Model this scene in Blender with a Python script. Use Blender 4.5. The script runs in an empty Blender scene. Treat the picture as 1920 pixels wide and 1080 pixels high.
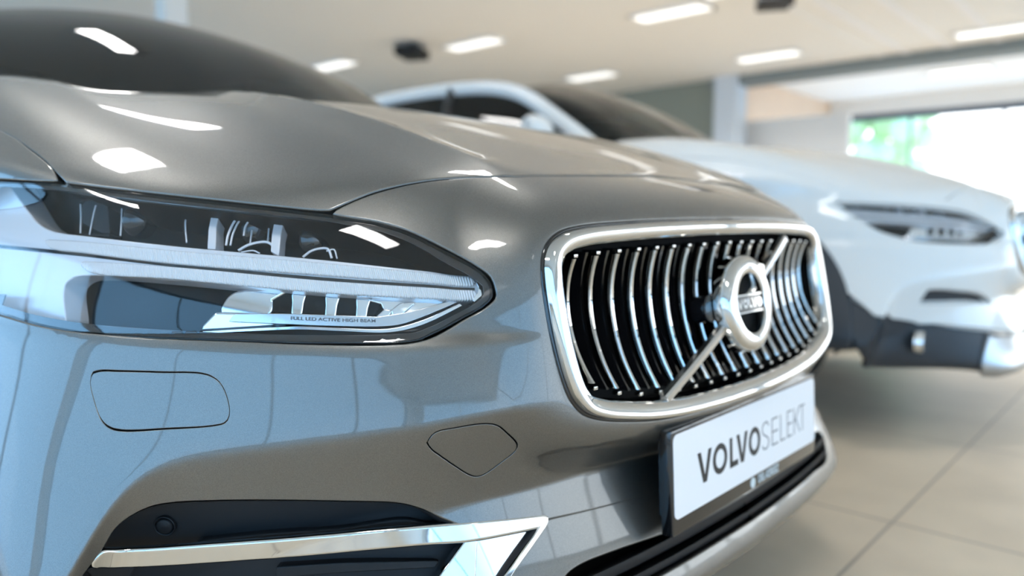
import bpy, bmesh, math, random
import numpy as np
from mathutils import Vector, Matrix, geometry
from mathutils.bvhtree import BVHTree

# ------------------------------------------------------------------ camera, world, exposure
SC = bpy.context.scene
COL = SC.collection
FPX = 1420.0
YAW = math.radians(41.96)
PITCH = math.radians(5.27)
CAM = np.array([-1.17, -0.516, 0.80])
cam_data = bpy.data.cameras.new('camera')
cam = bpy.data.objects.new('camera', cam_data)
COL.objects.link(cam)
cam.location = CAM
cam.rotation_euler = (math.pi/2 - PITCH, 0, YAW - math.pi/2)
cam_data.sensor_width = 36.0
cam_data.lens = FPX/1920*36.0
cam_data.clip_start = 0.02
cam_data.dof.use_dof = True
cam_data.dof.focus_distance = 0.86
cam_data.dof.aperture_fstop = 2.1
SC.camera = cam
SC.view_settings.view_transform = 'Standard'
SC.view_settings.look = 'None'
SC.view_settings.gamma = 1.0
SC.view_settings.use_curve_mapping = False
SC.view_settings.exposure = 0.90

world = bpy.data.worlds.new('overcast_sky')
SC.world = world
world.use_nodes = True
WN = world.node_tree.nodes
WL = world.node_tree.links
bg = WN['Background']
# overcast sky: deeper blue towards the left and front windows, bright white haze towards the entrance side
tc = WN.new('ShaderNodeTexCoord'); dt = WN.new('ShaderNodeVectorMath'); dt.operation = 'DOT_PRODUCT'; dt.inputs[1].default_value = (0.92, -0.12, 0.10)
WL.new(tc.outputs['Generated'], dt.inputs[0])
mr = WN.new('ShaderNodeMapRange'); mr.inputs['From Min'].default_value = -0.05; mr.inputs['From Max'].default_value = 0.98
WL.new(dt.outputs['Value'], mr.inputs['Value'])
sm = WN.new('ShaderNodeMix'); sm.data_type = 'RGBA'; sm.inputs[6].default_value = (0.29, 0.61, 1.0, 1); sm.inputs[7].default_value = (1.2, 1.2, 1.18, 1)
WL.new(mr.outputs[0], sm.inputs[0]); WL.new(sm.outputs[2], bg.inputs['Color'])
bg.inputs['Strength'].default_value = 2.45

# ------------------------------------------------------------------ materials
MATS = {}
def pmat(name, color, rough=0.5, metal=0.0, coat=0.0, spec=0.5, trans=0.0, ior=1.5, emit=0.0, emit_col=None):
    m = bpy.data.materials.new(name); m.use_nodes = True
    b = m.node_tree.nodes['Principled BSDF']
    b.inputs['Base Color'].default_value = (*color, 1)
    b.inputs['Roughness'].default_value = rough
    b.inputs['Metallic'].default_value = metal
    b.inputs['Coat Weight'].default_value = coat
    b.inputs['Coat Roughness'].default_value = 0.015
    b.inputs['Specular IOR Level'].default_value = spec
    b.inputs['Transmission Weight'].default_value = trans
    b.inputs['IOR'].default_value = ior
    if emit:
        b.inputs['Emission Color'].default_value = (*(emit_col or color), 1)
        b.inputs['Emission Strength'].default_value = emit
    MATS[name] = m
    return m
def nodes(m): return m.node_tree.nodes, m.node_tree.links, m.node_tree.nodes['Principled BSDF']

def flake(m, scale=900, amount=0.05, rough=None):
    """fine metallic flake: tiny brightness and normal variation in object space"""
    n, l, b = nodes(m)
    tc = n.new('ShaderNodeTexCoord'); vo = n.new('ShaderNodeTexVoronoi'); vo.inputs['Scale'].default_value = scale
    l.new(tc.outputs['Object'], vo.inputs['Vector'])
    mx = n.new('ShaderNodeMix'); mx.data_type = 'RGBA'
    c = b.inputs['Base Color'].default_value[:]
    mx.inputs[6].default_value = (c[0]*0.88, c[1]*0.88, c[2]*0.88, 1)
    mx.inputs[7].default_value = (min(1, c[0]*1.15), min(1, c[1]*1.15), min(1, c[2]*1.15), 1)
    sp = n.new('ShaderNodeSeparateColor'); l.new(vo.outputs['Color'], sp.inputs[0])
    l.new(sp.outputs[0], mx.inputs[0]); l.new(mx.outputs[2], b.inputs['Base Color'])
    nm = n.new('ShaderNodeVectorMath'); nm.operation = 'SUBTRACT'
    l.new(vo.outputs['Color'], nm.inputs[0]); nm.inputs[1].default_value = (.5, .5, .5)
    sc = n.new('ShaderNodeVectorMath'); sc.operation = 'SCALE'; sc.inputs['Scale'].default_value = amount
    l.new(nm.outputs[0], sc.inputs[0])
    ge = n.new('ShaderNodeNewGeometry'); ad = n.new('ShaderNodeVectorMath'); ad.operation = 'ADD'
    l.new(ge.outputs['Normal'], ad.inputs[0]); l.new(sc.outputs[0], ad.inputs[1])
    no = n.new('ShaderNodeVectorMath'); no.operation = 'NORMALIZE'; l.new(ad.outputs[0], no.inputs[0])
    l.new(no.outputs[0], b.inputs['Normal'])

M_PAINT = pmat('grey_metallic_paint', (0.145, 0.141, 0.131), 0.40, 0.88, 1.0); flake(M_PAINT, 1700, 0.10)
M_WHITE = pmat('white_pearl_paint', (0.82, 0.81, 0.78), 0.4, 0.0, 1.0)
M_BLACK = pmat('black_grained_plastic', (0.009, 0.010, 0.012), 0.55, spec=0.35)
M_GLOSS = pmat('gloss_black_plastic', (0.006, 0.006, 0.007), 0.08, 0, 0.5)
M_HOUSE = pmat('lamp_housing_black', (0.004, 0.004, 0.005), 0.35, spec=0.12)
M_DEEP = pmat('matt_black_plastic', (0.004, 0.004, 0.004), 0.7, spec=0.15)
M_CHROME = pmat('chrome', (0.62, 0.615, 0.60), 0.05, 1.0)
M_SATIN = pmat('satin_chrome', (0.62, 0.62, 0.62), 0.22, 1.0)
M_REFL = pmat('lamp_reflector', (0.80, 0.82, 0.84), 0.07, 1.0)
M_PLATE = pmat('plate_white', (0.83, 0.82, 0.83), 0.45)
M_PRINT = pmat('plate_print_black', (0.012, 0.012, 0.013), 0.5)
M_THIN = pmat('plate_print_grey', (0.10, 0.10, 0.11), 0.5)
M_DEALER = pmat('dealer_print_silver', (0.62, 0.68, 0.70), 0.5)
M_RUBBER = pmat('tyre_rubber', (0.012, 0.012, 0.012), 0.75)
M_ALLOY = pmat('alloy_grey', (0.45, 0.46, 0.47), 0.25, 1.0)
M_SEAT = pmat('dark_leather', (0.02, 0.02, 0.02), 0.55)
M_TAN = pmat('tan_leather', (0.45, 0.33, 0.22), 0.6)
M_CLAD = pmat('black_cladding', (0.028, 0.032, 0.038), 0.42)
M_SILVER = pmat('silver_skid', (0.55, 0.57, 0.59), 0.3, 0.8, 0.4)
M_GLOW = pmat('milky_light_guide', (0.95, 0.94, 0.95), 0.25, 0, 0.4)
M_FAN = pmat('ribbed_lamp_fan', (0.66, 0.645, 0.66), 0.30, 0.15, 0.3)

def ribs(m, axis_scale, strength, dist=0.001, axis='UV'):
    n, l, b = nodes(m)
    tc = n.new('ShaderNodeTexCoord'); mp = n.new('ShaderNodeMapping')
    mp.inputs['Scale'].default_value = axis_scale
    l.new(tc.outputs['UV'], mp.inputs['Vector'])
    wv = n.new('ShaderNodeTexWave'); wv.inputs['Scale'].default_value = 1.0; wv.wave_profile = 'SIN'
    l.new(mp.outputs[0], wv.inputs['Vector'])
    bp = n.new('ShaderNodeBump'); bp.inputs['Strength'].default_value = strength; bp.inputs['Distance'].default_value = dist
    l.new(wv.outputs['Fac'], bp.inputs['Height']); l.new(bp.outputs[0], b.inputs['Normal'])

def glassmat(name, tint, ior=1.52, rough=0.0):
    """thin pane: see-through with a Fresnel mirror reflection"""
    m = bpy.data.materials.new(name); m.use_nodes = True
    n = m.node_tree.nodes; l = m.node_tree.links; n.clear()
    o = n.new('ShaderNodeOutputMaterial'); t = n.new('ShaderNodeBsdfTransparent'); g = n.new('ShaderNodeBsdfGlossy')
    t.inputs[0].default_value = (*tint, 1); g.inputs['Roughness'].default_value = rough
    f = n.new('ShaderNodeFresnel'); ge = n.new('ShaderNodeNewGeometry'); mi = n.new('ShaderNodeMapRange'); mi.inputs['To Min'].default_value = ior; mi.inputs['To Max'].default_value = 1/ior
    l.new(ge.outputs['Backfacing'], mi.inputs['Value']); l.new(mi.outputs[0], f.inputs['IOR'])
    mx = n.new('ShaderNodeMixShader')
    l.new(f.outputs[0], mx.inputs[0]); l.new(t.outputs[0], mx.inputs[1]); l.new(g.outputs[0], mx.inputs[2])
    l.new(mx.outputs[0], o.inputs[0]); MATS[name] = m
    return m
M_LENS = glassmat('clear_lamp_lens', (0.95, 0.96, 0.97), 1.62)
M_GLASS = glassmat('tinted_car_glass', (0.22, 0.27, 0.24))
M_SIDE = glassmat('dark_side_glass', (0.05, 0.06, 0.055))
M_PANE = glassmat('window_pane', (0.97, 0.98, 0.98))

# ------------------------------------------------------------------ object helpers
def link(name, me, mat=None, parent=None, **props):
    o = bpy.data.objects.new(name, me); COL.objects.link(o)
    if mat is not None:
        for mm in (mat if isinstance(mat, (list, tuple)) else [mat]): me.materials.append(mm)
    if parent is not None: o.parent = parent
    for k, v in props.items(): o[k] = v
    return o
def thing(name, label, cat, loc=(0, 0, 0), rotz=0.0, group=None):
    o = bpy.data.objects.new(name, None); COL.objects.link(o)
    o.empty_display_size = 0.1
    o.location = loc; o.rotation_euler = (0, 0, rotz); o['label'] = label; o['category'] = cat
    if group: o['group'] = group
    return o
def mesh(name, V, F, normals=None, smooth=True, uv=None):
    me = bpy.data.meshes.new(name)
    me.from_pydata([tuple(map(float, v)) for v in V], [], [tuple(int(i) for i in f) for f in F])
    if uv is not None:
        ul = me.uv_layers.new(name='UVMap')
        li = np.zeros(len(me.loops), dtype=np.int32); me.loops.foreach_get('vertex_index', li)
        ul.data.foreach_set('uv', np.asarray(uv, dtype=np.float32)[li].ravel())
    if smooth: me.polygons.foreach_set('use_smooth', np.ones(len(me.polygons), dtype=bool))
    me.update()
    if normals is not None: me.normals_split_custom_set_from_vertices([tuple(map(float, q)) for q in normals])
    return me
class MB:
    """collects boxes, tubes and lofts into one mesh"""
    def __init__(s): s.v = []; s.f = []
    def add(s, V, F):
        k = len(s.v); s.v += [tuple(v) for v in V]; s.f += [tuple(i+k for i in f) for f in F]; return s
    def box(s, lo, hi, M=None, bev=0.0):
        bm = bmesh.new(); bmesh.ops.create_cube(bm, size=1)
        for v in bm.verts: v.co = Vector([lo[i] + (v.co[i]+.5)*(hi[i]-lo[i]) for i in range(3)])
        if bev: bmesh.ops.bevel(bm, geom=bm.edges[:], offset=bev, segments=2, profile=0.6, affect='EDGES')
        if M is not None: bmesh.ops.transform(bm, matrix=M, verts=bm.verts)
        bm.verts.index_update()
        s.add([v.co[:] for v in bm.verts], [[v.index for v in f.verts] for f in bm.faces]); bm.free(); return s
    def tube(s, pts, r, n=10, closed=False, cap=True):
        pts = [Vector(p) for p in pts]; N = len(pts); rr = r if hasattr(r, '__len__') else [r]*N
        V = []; up = None
        for i in range(N):
            a = pts[i-1] if (i > 0 or closed) else pts[i]; b = pts[(i+1) % N] if (i < N-1 or closed) else pts[i]
            t = (b-a).normalized()
            if up is None: up = t.orthogonal().normalized()
            up = (up - t*up.dot(t)).normalized(); w = t.cross(up)
            for k in range(n):
                an = 2*math.pi*k/n; V.append(pts[i] + (up*math.cos(an)+w*math.sin(an))*rr[i])
        F = []
        for i in range(N if closed else N-1):
            for k in range(n):
                F.append((i*n+k, i*n+(k+1) % n, ((i+1) % N)*n+(k+1) % n, ((i+1) % N)*n+k))
        if cap and not closed: F.append(tuple(range(n))[::-1]); F.append(tuple((N-1)*n+k for k in range(n)))
        return s.add(V, F)
    def loft(s, rows, closed_u=False, closed_v=False, flip=False):
        n = len(rows[0]); V = [p for r in rows for p in r]; F = []; R_ = len(rows)
        for i in range(R_ if closed_v else R_-1):
            for k in range(n if closed_u else n-1):
                q = (i*n+k, i*n+(k+1) % n, ((i+1) % R_)*n+(k+1) % n, ((i+1) % R_)*n+k)
                F.append(q[::-1] if flip else q)
        return s.add(V, F)
    def prism(s, poly, z0, z1, M=None):
        n = len(poly); V = [(x, y, z0) for x, y in poly]+[(x, y, z1) for x, y in poly]
        F = [tuple(range(n))[::-1], tuple(range(n, 2*n))]+[(i, (i+1) % n, n+(i+1) % n, n+i) for i in range(n)]
        if M is not None: V = [(M @ Vector(v))[:] for v in V]
        return s.add(V, F)
    def build(s, name, mat, parent=None, smooth=False, bevel=0.0, auto=None, **props):
        me = mesh(name, s.v, s.f, smooth=smooth)
        bm = bmesh.new(); bm.from_mesh(me); bmesh.ops.recalc_face_normals(bm, faces=bm.faces)
        if auto is not None:
            for e in bm.edges:
                if len(e.link_faces) == 2 and e.calc_face_angle(0) > auto: e.smooth = False
        bm.to_mesh(me); bm.free()
        if auto is not None: me.polygons.foreach_set('use_smooth', np.ones(len(me.polygons), dtype=bool))
        o = link(name, me, mat, parent, **props)
        if bevel:
            b = o.modifiers.new('bevel', 'BEVEL'); b.width = bevel; b.segments = 2; b.limit_method = 'ANGLE'; b.harden_normals = True
        return o
# ------------------------------------------------------------------ the car's body surface (half body, x <= 0)
Fh = np.array([math.cos(YAW), math.sin(YAW), 0]); RT = np.array([math.sin(YAW), -math.cos(YAW), 0])
FW = Fh*math.cos(PITCH)-np.array([0, 0, math.sin(PITCH)]); UP = Fh*math.sin(PITCH)+np.array([0, 0, math.cos(PITCH)])
def sight(px, py): return FW+RT*(px-960)/FPX-UP*(py-540)/FPX
def project(P):
    d = np.asarray(P)-CAM; z = d @ FW
    return np.stack([960+FPX*(d @ RT)/z, 540-FPX*(d @ UP)/z], -1)
def pchip(x, y, xn):
    x = np.asarray(x, float); y = np.asarray(y, float); xn = np.asarray(xn, float)
    h = np.diff(x); sh = h.reshape((-1,)+(1,)*(y.ndim-1)); dl = np.diff(y, axis=0)/sh
    m = np.zeros_like(y); a = dl[:-1]; b = dl[1:]; w1 = 2*sh[1:]+sh[:-1]; w2 = sh[1:]+2*sh[:-1]
    with np.errstate(all='ignore'): mm = np.where(a*b > 0, (w1+w2)/(w1/a+w2/b), 0)
    m[1:-1] = mm; m[0] = dl[0]; m[-1] = dl[-1]
    i = np.clip(np.searchsorted(x, xn, side='right')-1, 0, len(x)-2)
    e = (1,)*(y.ndim-1); t = ((xn-x[i])/h[i]).reshape((-1,)+e); hh = h[i].reshape((-1,)+e)
    return (2*t**3-3*t**2+1)*y[i]+(t**3-2*t*t+t)*hh*m[i]+(-2*t**3+3*t*t)*y[i+1]+(t**3-t*t)*hh*m[i+1]
def cspline(x, y, xn):
    x = np.asarray(x, float); y = np.asarray(y, float); n = len(x); h = np.diff(x)
    A = np.zeros((n, n)); b = np.zeros_like(y); A[0, 0] = A[-1, -1] = 1
    for i in range(1, n-1):
        A[i, i-1] = h[i-1]; A[i, i] = 2*(h[i-1]+h[i]); A[i, i+1] = h[i]
        b[i] = 6*((y[i+1]-y[i])/h[i]-(y[i]-y[i-1])/h[i-1])
    M = np.linalg.solve(A, b); i = np.clip(np.searchsorted(x, xn, side='right')-1, 0, n-2)
    e = (1,)*(y.ndim-1); t0 = (xn-x[i]).reshape((-1,)+e); t1 = (x[i+1]-xn).reshape((-1,)+e); hh = h[i].reshape((-1,)+e)
    return M[i]*t1**3/(6*hh)+M[i+1]*t0**3/(6*hh)+(y[i]/hh-M[i]*hh/6)*t1+(y[i+1]/hh-M[i+1]*hh/6)*t0
def blur(A, ax, sig):
    k = np.arange(-int(3*sig)-1, int(3*sig)+2); w = np.exp(-.5*(k/sig)**2); w /= w.sum()
    B = np.moveaxis(A, ax, 0); n = len(B); s = (slice(None),)+(None,)*(B.ndim-1)
    def ref(i):
        lo = i < 0; hi = i > n-1
        o = B[np.clip(np.where(lo, -i, np.where(hi, 2*(n-1)-i, i)), 0, n-1)]
        o = np.where(lo[s], 2*B[0]-o, o); return np.where(hi[s], 2*B[-1]-o, o)
    return np.moveaxis(sum(wi*ref(np.arange(n)+ki) for wi, ki in zip(w, k)), 0, ax)

# stations in plan (mirrored: car's right side is x<0) and where the bonnet lines from each station run to
ST = np.array([(0, .045), (.2, .050), (.38, .064), (.46, .076), (.53, .098), (.60, .142), (.70, .235), (.78, .335), (.84, .445),
               (.885, .58), (.915, .74), (.932, .95), (.94, 1.25), (.94, 1.7), (.94, 2.6), (.94, 3.6), (.925, 4.3), (.86, 4.75), (.62, 4.93), (0, 5.0)])
TG = np.array([(0, 1.30), (.17, 1.30), (.31, 1.33), (.37, 1.34), (.42, 1.36), (.48, 1.38), (.54, 1.41), (.59, 1.44), (.63, 1.48),
               (.66, 1.52), (.68, 1.56), (.70, 1.6), (.72, 1.65), (.70, 1.80), (.70, 2.6), (.70, 3.6), (.68, 4.2), (.62, 4.5), (.4, 4.62), (0, 4.66)])
NS = len(ST)
Z_c = [.235, .262, .298, .37, .452, .458, .50, .560, .575, .592, .640, .652, .659, .664, .70, .74, .78, .82]
D_c = [.03, -.060, -.050, -.010, .022, .022, .010, -.0125, -.016, -.0125, .000, .004, .007, .009, .014, .022, .04, .07]
D_t = [.03,-.055,-.046,-.008,.022,.022,.010,-.0125,-.016,-.0115,.003,.007,.013,.017,.026,.042,.064,.092]
def section(b, s1, s2, top, ztop=.82):
    """bumper section whose fullest line lies at height b; s1, s2 slopes below and above it"""
    z5 = .437 if b > .54 else .352; z6 = (z5+b-.018)/2
    Z = [.26, .275, .295, .315 if z5 < .4 else .36, z5-.007, z5, z6, b-.016, b, b+.016, .622, .648, .659, .666, .70, .74, .78, ztop]
    lo = .85*s1*(b-z5); t = s2*(.648-b)
    D = [lo+.03, lo+.012, lo+.004, lo, lo+.001, lo, s1*(b-z6), s1*.011, 0, s2*.011, s2*(.622-b), t, t+.008, t+.013, t+.024, t+.043, t+.066, t+.092]
    return Z, [d-D[-1]+top for d in D]
D_f = [-0.1500, -0.1600, -0.1700, -0.1800, -0.1900, -0.1920, -0.1950, -0.1980, -0.1990, -0.1100, 0.0000, 0.0250, 0.0300, 0.0360, 0.0460, 0.0620, 0.0860, 0.1100]
Z_g = [.27, .278, .285, .292, .30, .303, .31, .32, .33, .45, .60, .648, .659, .666, .70, .74, .785, .83]
D_g = [-0.1550, -0.1650, -0.1750, -0.1850, -0.1950, -0.1970, -0.2000, -0.2030, -0.2040, -0.1150, -0.0100, 0.0170, 0.0250, 0.0310, 0.0450, 0.0670, 0.0970, 0.1250]
Z_s = [.27, .29, .31, .335, .36, .365, .39, .42, .45, .53, .62, .648, .659, .666, .70, .74, .79, .84]
D_s = [.07, .05, .04, .03, .022, .02, .016, .012, .008, .002, 0, 0, 0, 0, .001, .004, .010, .022]
KS = [0, 4, 6, 7.2, 8, 8.5, 9.1, 10.2, 12, NS-1]
LK = np.array([np.array([a, b]).T for a, b in ((Z_c, D_c), (Z_c, D_t), section(.548, .22, .26, .092, .81), section(.528, .25, .30, .098), section(.50, .32, .36, .104), section(.448, .40, .50, .114), (Z_g, D_g), (Z_g, D_f), (Z_s, D_s), (Z_s, D_s))])
HZ = np.array([.862, .862, .860, .858, .853, .845, .835, .838, .848, .866, .888, .907, .925, .94, .95, .96, .96, .95, .94, .94])
HD = np.array([.125, .125, .126, .126, .126, .124, .118, .122, .128, .126, .110, .065, .055, .05, .05, .05, .05, .05, .05, .05])
CZ = np.array([1.075, 1.075, 1.07, 1.068, 1.066, 1.064, 1.066, 1.074, 1.086, 1.094, 1.088, 1.070, 1.042, 1.01, 1.01, 1.02, 1.03, 1.05, 1.06, 1.06])
PW = np.array([2.2, 2.2, 2.2, 2.2, 2.2, 2.2, 2.2, 2.35, 2.5, 2.6, 2.6, 2.5, 2.4, 2.2, 2.2, 2.2, 2.2, 2.2, 2.2, 2.2])
Q = np.array([0, .06, .13, .21, .3, .42, .56, .72, .86, 1.])
ctl = np.zeros((NS, 18+len(Q), 2)); ctl[:, :18] = pchip(KS, LK, np.arange(NS))
LD = np.linalg.norm(TG-ST, axis=1)
for j in range(NS):
    ctl[j, 18:, 1] = HD[j]+(LD[j]-HD[j])*Q
    ctl[j, 18:, 0] = HZ[j]+(CZ[j]-HZ[j])*(1-(1-Q)**PW[j])
NL = ctl.shape[1]; SA, SW = 14, 8
an = np.linspace(0, NS-1, (NS-1)*SA+1); wn = np.linspace(0, NL-1, (NL-1)*SW+1)
sl = np.concatenate([[0], np.cumsum(np.linalg.norm(np.diff(ST, axis=0), axis=1))]); slf = pchip(np.arange(NS), sl, an)
XY = cspline(sl, ST, slf); DR = pchip(np.arange(NS), (TG-ST)/LD[:, None], an); DR /= np.linalg.norm(DR, axis=1)[:, None]
G = pchip(np.arange(NL), pchip(np.arange(NS), ctl, an).transpose(1, 0, 2), wn).transpose(1, 0, 2)
G = blur(G, 1, SW*.28); G = blur(np.concatenate([G[:0:-1], G], 0), 0, SA*.5)[len(G)-1:]
X = np.zeros(G.shape[:2]+(3,))
X[..., :2] = XY[:, None]+DR[:, None]*G[..., 1:2]; X[..., 2] = G[..., 0]; X[0, :, 0] = 0; X[-1, :, 0] = 0
# the crease that runs from the nose up over the bonnet, and a softer one further out
def crease(a0, w0, a1, w1, h, half):
    ac = a0+(a1-a0)*(wn-w0)/(w1-w0)
    r = np.clip(1-np.abs(an[:, None]-ac[None])/half, 0, 1)**2
    X[..., 2] += h*r*(np.clip((wn-w0+1.6)/2.2, 0, 1)*np.clip((NL-1-wn)/4, 0, 1))[None]
crease(2.4, 18.2, 3.5, 25, .0095, 1.3)
crease(7.2, 22.5, 7.8, 26, .004, 1.2)
X[..., 0] *= -1
# outline of the grille surround in front view; the bodywork swells forward to meet it
GPTS = np.array([(0, .517), (-.18, .520), (-.28, .5265), (-.345, .5365), (-.39, .5465), (-.418, .5585), (-.433, .576), (-.441, .597), (-.4485, .64), (-.451, .68), (-.4505, .72), (-.446, .748), (-.434, .767), (-.412, .780), (-.378, .787), (-.29, .7925), (-.14, .7962), (0, .797)])
def yG(x, z): return .008+.165*x*x+.2*(z-.6)
def cat_rom(p, n_per=10, closed=False):
    p = np.asarray(p, float); n = len(p)
    if n < 3 and not closed: return p
    out = []
    for i in range(n if closed else n-1):
        if closed: q = [p[(i-1) % n], p[i], p[(i+1) % n], p[(i+2) % n]]
        else: q = [p[max(i-1, 0)], p[i], p[i+1], p[min(i+2, n-1)]]
        if not closed and i == 0: q[0] = 2*p[0]-p[1]
        if not closed and i == n-2: q[3] = 2*p[-1]-p[-2]
        t0 = 0; t1 = t0+max(np.linalg.norm(q[1]-q[0]), 1e-6)**.5; t2 = t1+max(np.linalg.norm(q[2]-q[1]), 1e-6)**.5; t3 = t2+max(np.linalg.norm(q[3]-q[2]), 1e-6)**.5
        for t in np.linspace(t1, t2, n_per, endpoint=False):
            A1 = (t1-t)/(t1-t0)*q[0]+(t-t0)/(t1-t0)*q[1]; A2 = (t2-t)/(t2-t1)*q[1]+(t-t1)/(t2-t1)*q[2]; A3 = (t3-t)/(t3-t2)*q[2]+(t-t2)/(t3-t2)*q[3]
            B1 = (t2-t)/(t2-t0)*A1+(t-t0)/(t2-t0)*A2; B2 = (t3-t)/(t3-t1)*A2+(t-t1)/(t3-t1)*A3
            out.append((t2-t)/(t2-t1)*B1+(t-t1)/(t2-t1)*B2)
    if not closed: out.append(p[-1])
    return np.array(out)
def resample(p, step, closed=False):
    p = np.asarray(p, float)
    if closed: p = np.concatenate([p, p[:1]])
    d = np.concatenate([[0], np.cumsum(np.linalg.norm(np.diff(p, axis=0), axis=1))]); n = max(2, int(round(d[-1]/step))+1)
    t = np.linspace(0, d[-1], n); o = np.stack([np.interp(t, d, p[:, k]) for k in range(p.shape[1])], 1)
    return o[:-1] if closed else o
def inside(pts, poly):
    x, y = pts[:, 0], pts[:, 1]; r = np.zeros(len(pts), bool); n = len(poly)
    for i in range(n):
        x1, y1 = poly[i]; x2, y2 = poly[(i+1) % n]
        c = (y1 > y) != (y2 > y)
        if c.any():
            with np.errstate(all='ignore'): r ^= c & (x < (x2-x1)*(y-y1)/(y2-y1)+x1)
    return r
def segdist(pts, poly):
    d = np.full(len(pts), 1e9); n = len(poly)
    for i in range(n):
        a = poly[i]; b = poly[(i+1) % n]; ab = b-a; t = np.clip(((pts-a)@ab)/max(ab@ab, 1e-12), 0, 1)
        d = np.minimum(d, np.hypot(*(pts-(a+t[:, None]*ab)).T))
    return d
GFULL = resample(cat_rom(np.concatenate([GPTS, GPTS[-2:0:-1]*[-1, 1]]), 8, True), .004, True)
def swell(D=.085):
    m = (X[..., 1] < .45) & (np.arange(len(an))[:, None] < 6*SA) & (np.arange(len(wn))[None] > 3*SW)
    q = X[m][:, [0, 2]]; d = np.where(inside(q, GFULL), 0, segdist(q, GFULL)); t = np.clip(d/D, 0, 1); w = (1-t)**2*(1+2*t)
    p = X[m]; tgt = yG(p[:, 0], p[:, 2])+.012; p[:, 1] += np.minimum(0, tgt-p[:, 1])*w; X[m] = p
swell()
def vnormals(X):
    da = np.gradient(X, axis=0); dw = np.gradient(X, axis=1)
    n = np.cross(dw, da); n[0, :, 0] = 0; return n/np.maximum(np.linalg.norm(n, axis=2), 1e-9)[..., None]
N = vnormals(X)
if N[6*SA, 8*SW, 1] > 0: N = -N
mid = slice(8*SW, 8*SW+1)
UA = slf; VW = np.concatenate([[0], np.cumsum(np.linalg.norm(np.diff(X[int(5*SA)], axis=0), axis=1))])
def bil(A, a, w):
    i = np.clip(a*SA, 0, len(an)-1.0001); j = np.clip(w*SW, 0, len(wn)-1.0001)
    i0 = i.astype(int); j0 = j.astype(int); s = (i-i0)[:, None]; t = (j-j0)[:, None]
    return (A[i0, j0]*(1-s)+A[i0+1, j0]*s)*(1-t)+(A[i0, j0+1]*(1-s)+A[i0+1, j0+1]*s)*t
def S(aw, off=0.0):
    aw = np.atleast_2d(np.asarray(aw, float)); p = bil(X, aw[:, 0], aw[:, 1]); n = bil(N, aw[:, 0], aw[:, 1])
    n /= np.linalg.norm(n, axis=1)[:, None]; return p-n*off, n
def toUV(aw): aw = np.asarray(aw, float); return np.stack([np.interp(aw[:, 0], an, UA), np.interp(aw[:, 1], wn, VW)], 1)
def toAW(uv): uv = np.asarray(uv, float); return np.stack([np.interp(uv[:, 0], UA, an), np.interp(uv[:, 1], VW, wn)], 1)
# ray casting onto the surface (or onto a shell a little inside it)
BV = {}
def shell(off):
    if off not in BV:
        P = (X-N*off).reshape(-1, 3); nw = len(wn); T = []
        for i in range(len(an)-1):
            for j in range(nw-1):
                k = i*nw+j; T.append((k, k+nw, k+nw+1)); T.append((k, k+nw+1, k+1))
        BV[off] = (BVHTree.FromPolygons(P.tolist(), T), P, T)
    return BV[off]
def cast(o, d, off=0.0):
    bv, P, T = shell(off); h = bv.ray_cast(Vector(o), Vector(d))
    if h[0] is None: return None
    tri = T[h[2]]; A, B, Cc = (P[k] for k in tri); p = np.array(h[0])
    v0 = B-A; v1 = Cc-A; v2 = p-A; d00 = v0@v0; d01 = v0@v1; d11 = v1@v1; d20 = v2@v0; d21 = v2@v1; den = d00*d11-d01*d01
    b = (d11*d20-d01*d21)/den; c = (d00*d21-d01*d20)/den; nw = len(wn)
    ia = [k//nw for k in tri]; iw = [k % nw for k in tri]; u = (1-b-c, b, c)
    return np.array([sum(x*y for x, y in zip(u, ia))/SA, sum(x*y for x, y in zip(u, iw))/SW])
VIEW = [CAM, None]           # sight lines used when reading an outline; the second car reads them in its own frame
def P(pts, off=0.0, dense=True):
    """outline given by sight lines -> surface coordinates; entries of 3 (('aw',a,w)) pass through"""
    out = []
    if dense and all(len(p) == 2 for p in pts):       # smooth along the sight lines first, so long gaps stay true
        q = np.array(pts, float); pts = cat_rom(q, 4) if len(q) > 2 else np.array([q[0]+(q[1]-q[0])*t for t in np.linspace(0, 1, 6)]) if len(q) == 2 else q
    for p in pts:
        if len(p) == 3: out.append(np.array(p[1:], float)); continue
        d = sight(*p); o = CAM
        if VIEW[1] is not None: o, d = VIEW[1](CAM, d)
        h = cast(o, d, off)
        if h is None: print('MISS', p); continue
        out.append(h)
    return np.array(out)
def front(pts, off=0.0):     # outline in front view (x, z)
    return np.array([cast((x, -2, z), (0, 1, 0), off) for x, z in pts])
def side(pts):               # outline in side view (y, z)
    return np.array([cast((-3, y, z), (1, 0, 0)) for y, z in pts])
def curve(segs, step=.006, closed=True):
    """list of segments (arrays of surface coordinates), each smoothed on its own, joined into one outline in metres"""
    out = []
    for s in segs:
        straight = isinstance(s, tuple); a = s[1] if straight else s; u = toUV(a)
        u = u if straight or len(u) < 3 else cat_rom(u)
        u = resample(u, step)
        if out and np.linalg.norm(out[-1][-1]-u[0]) < 2e-3: u = u[1:]
        out.append(u)
    u = np.concatenate(out)
    if closed and np.linalg.norm(u[0]-u[-1]) < 1e-3: u = u[:-1]
    return u
def area(p): x, y = p[:, 0], p[:, 1]; return .5*np.sum(x*np.roll(y, -1)-np.roll(x, -1)*y)
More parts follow.
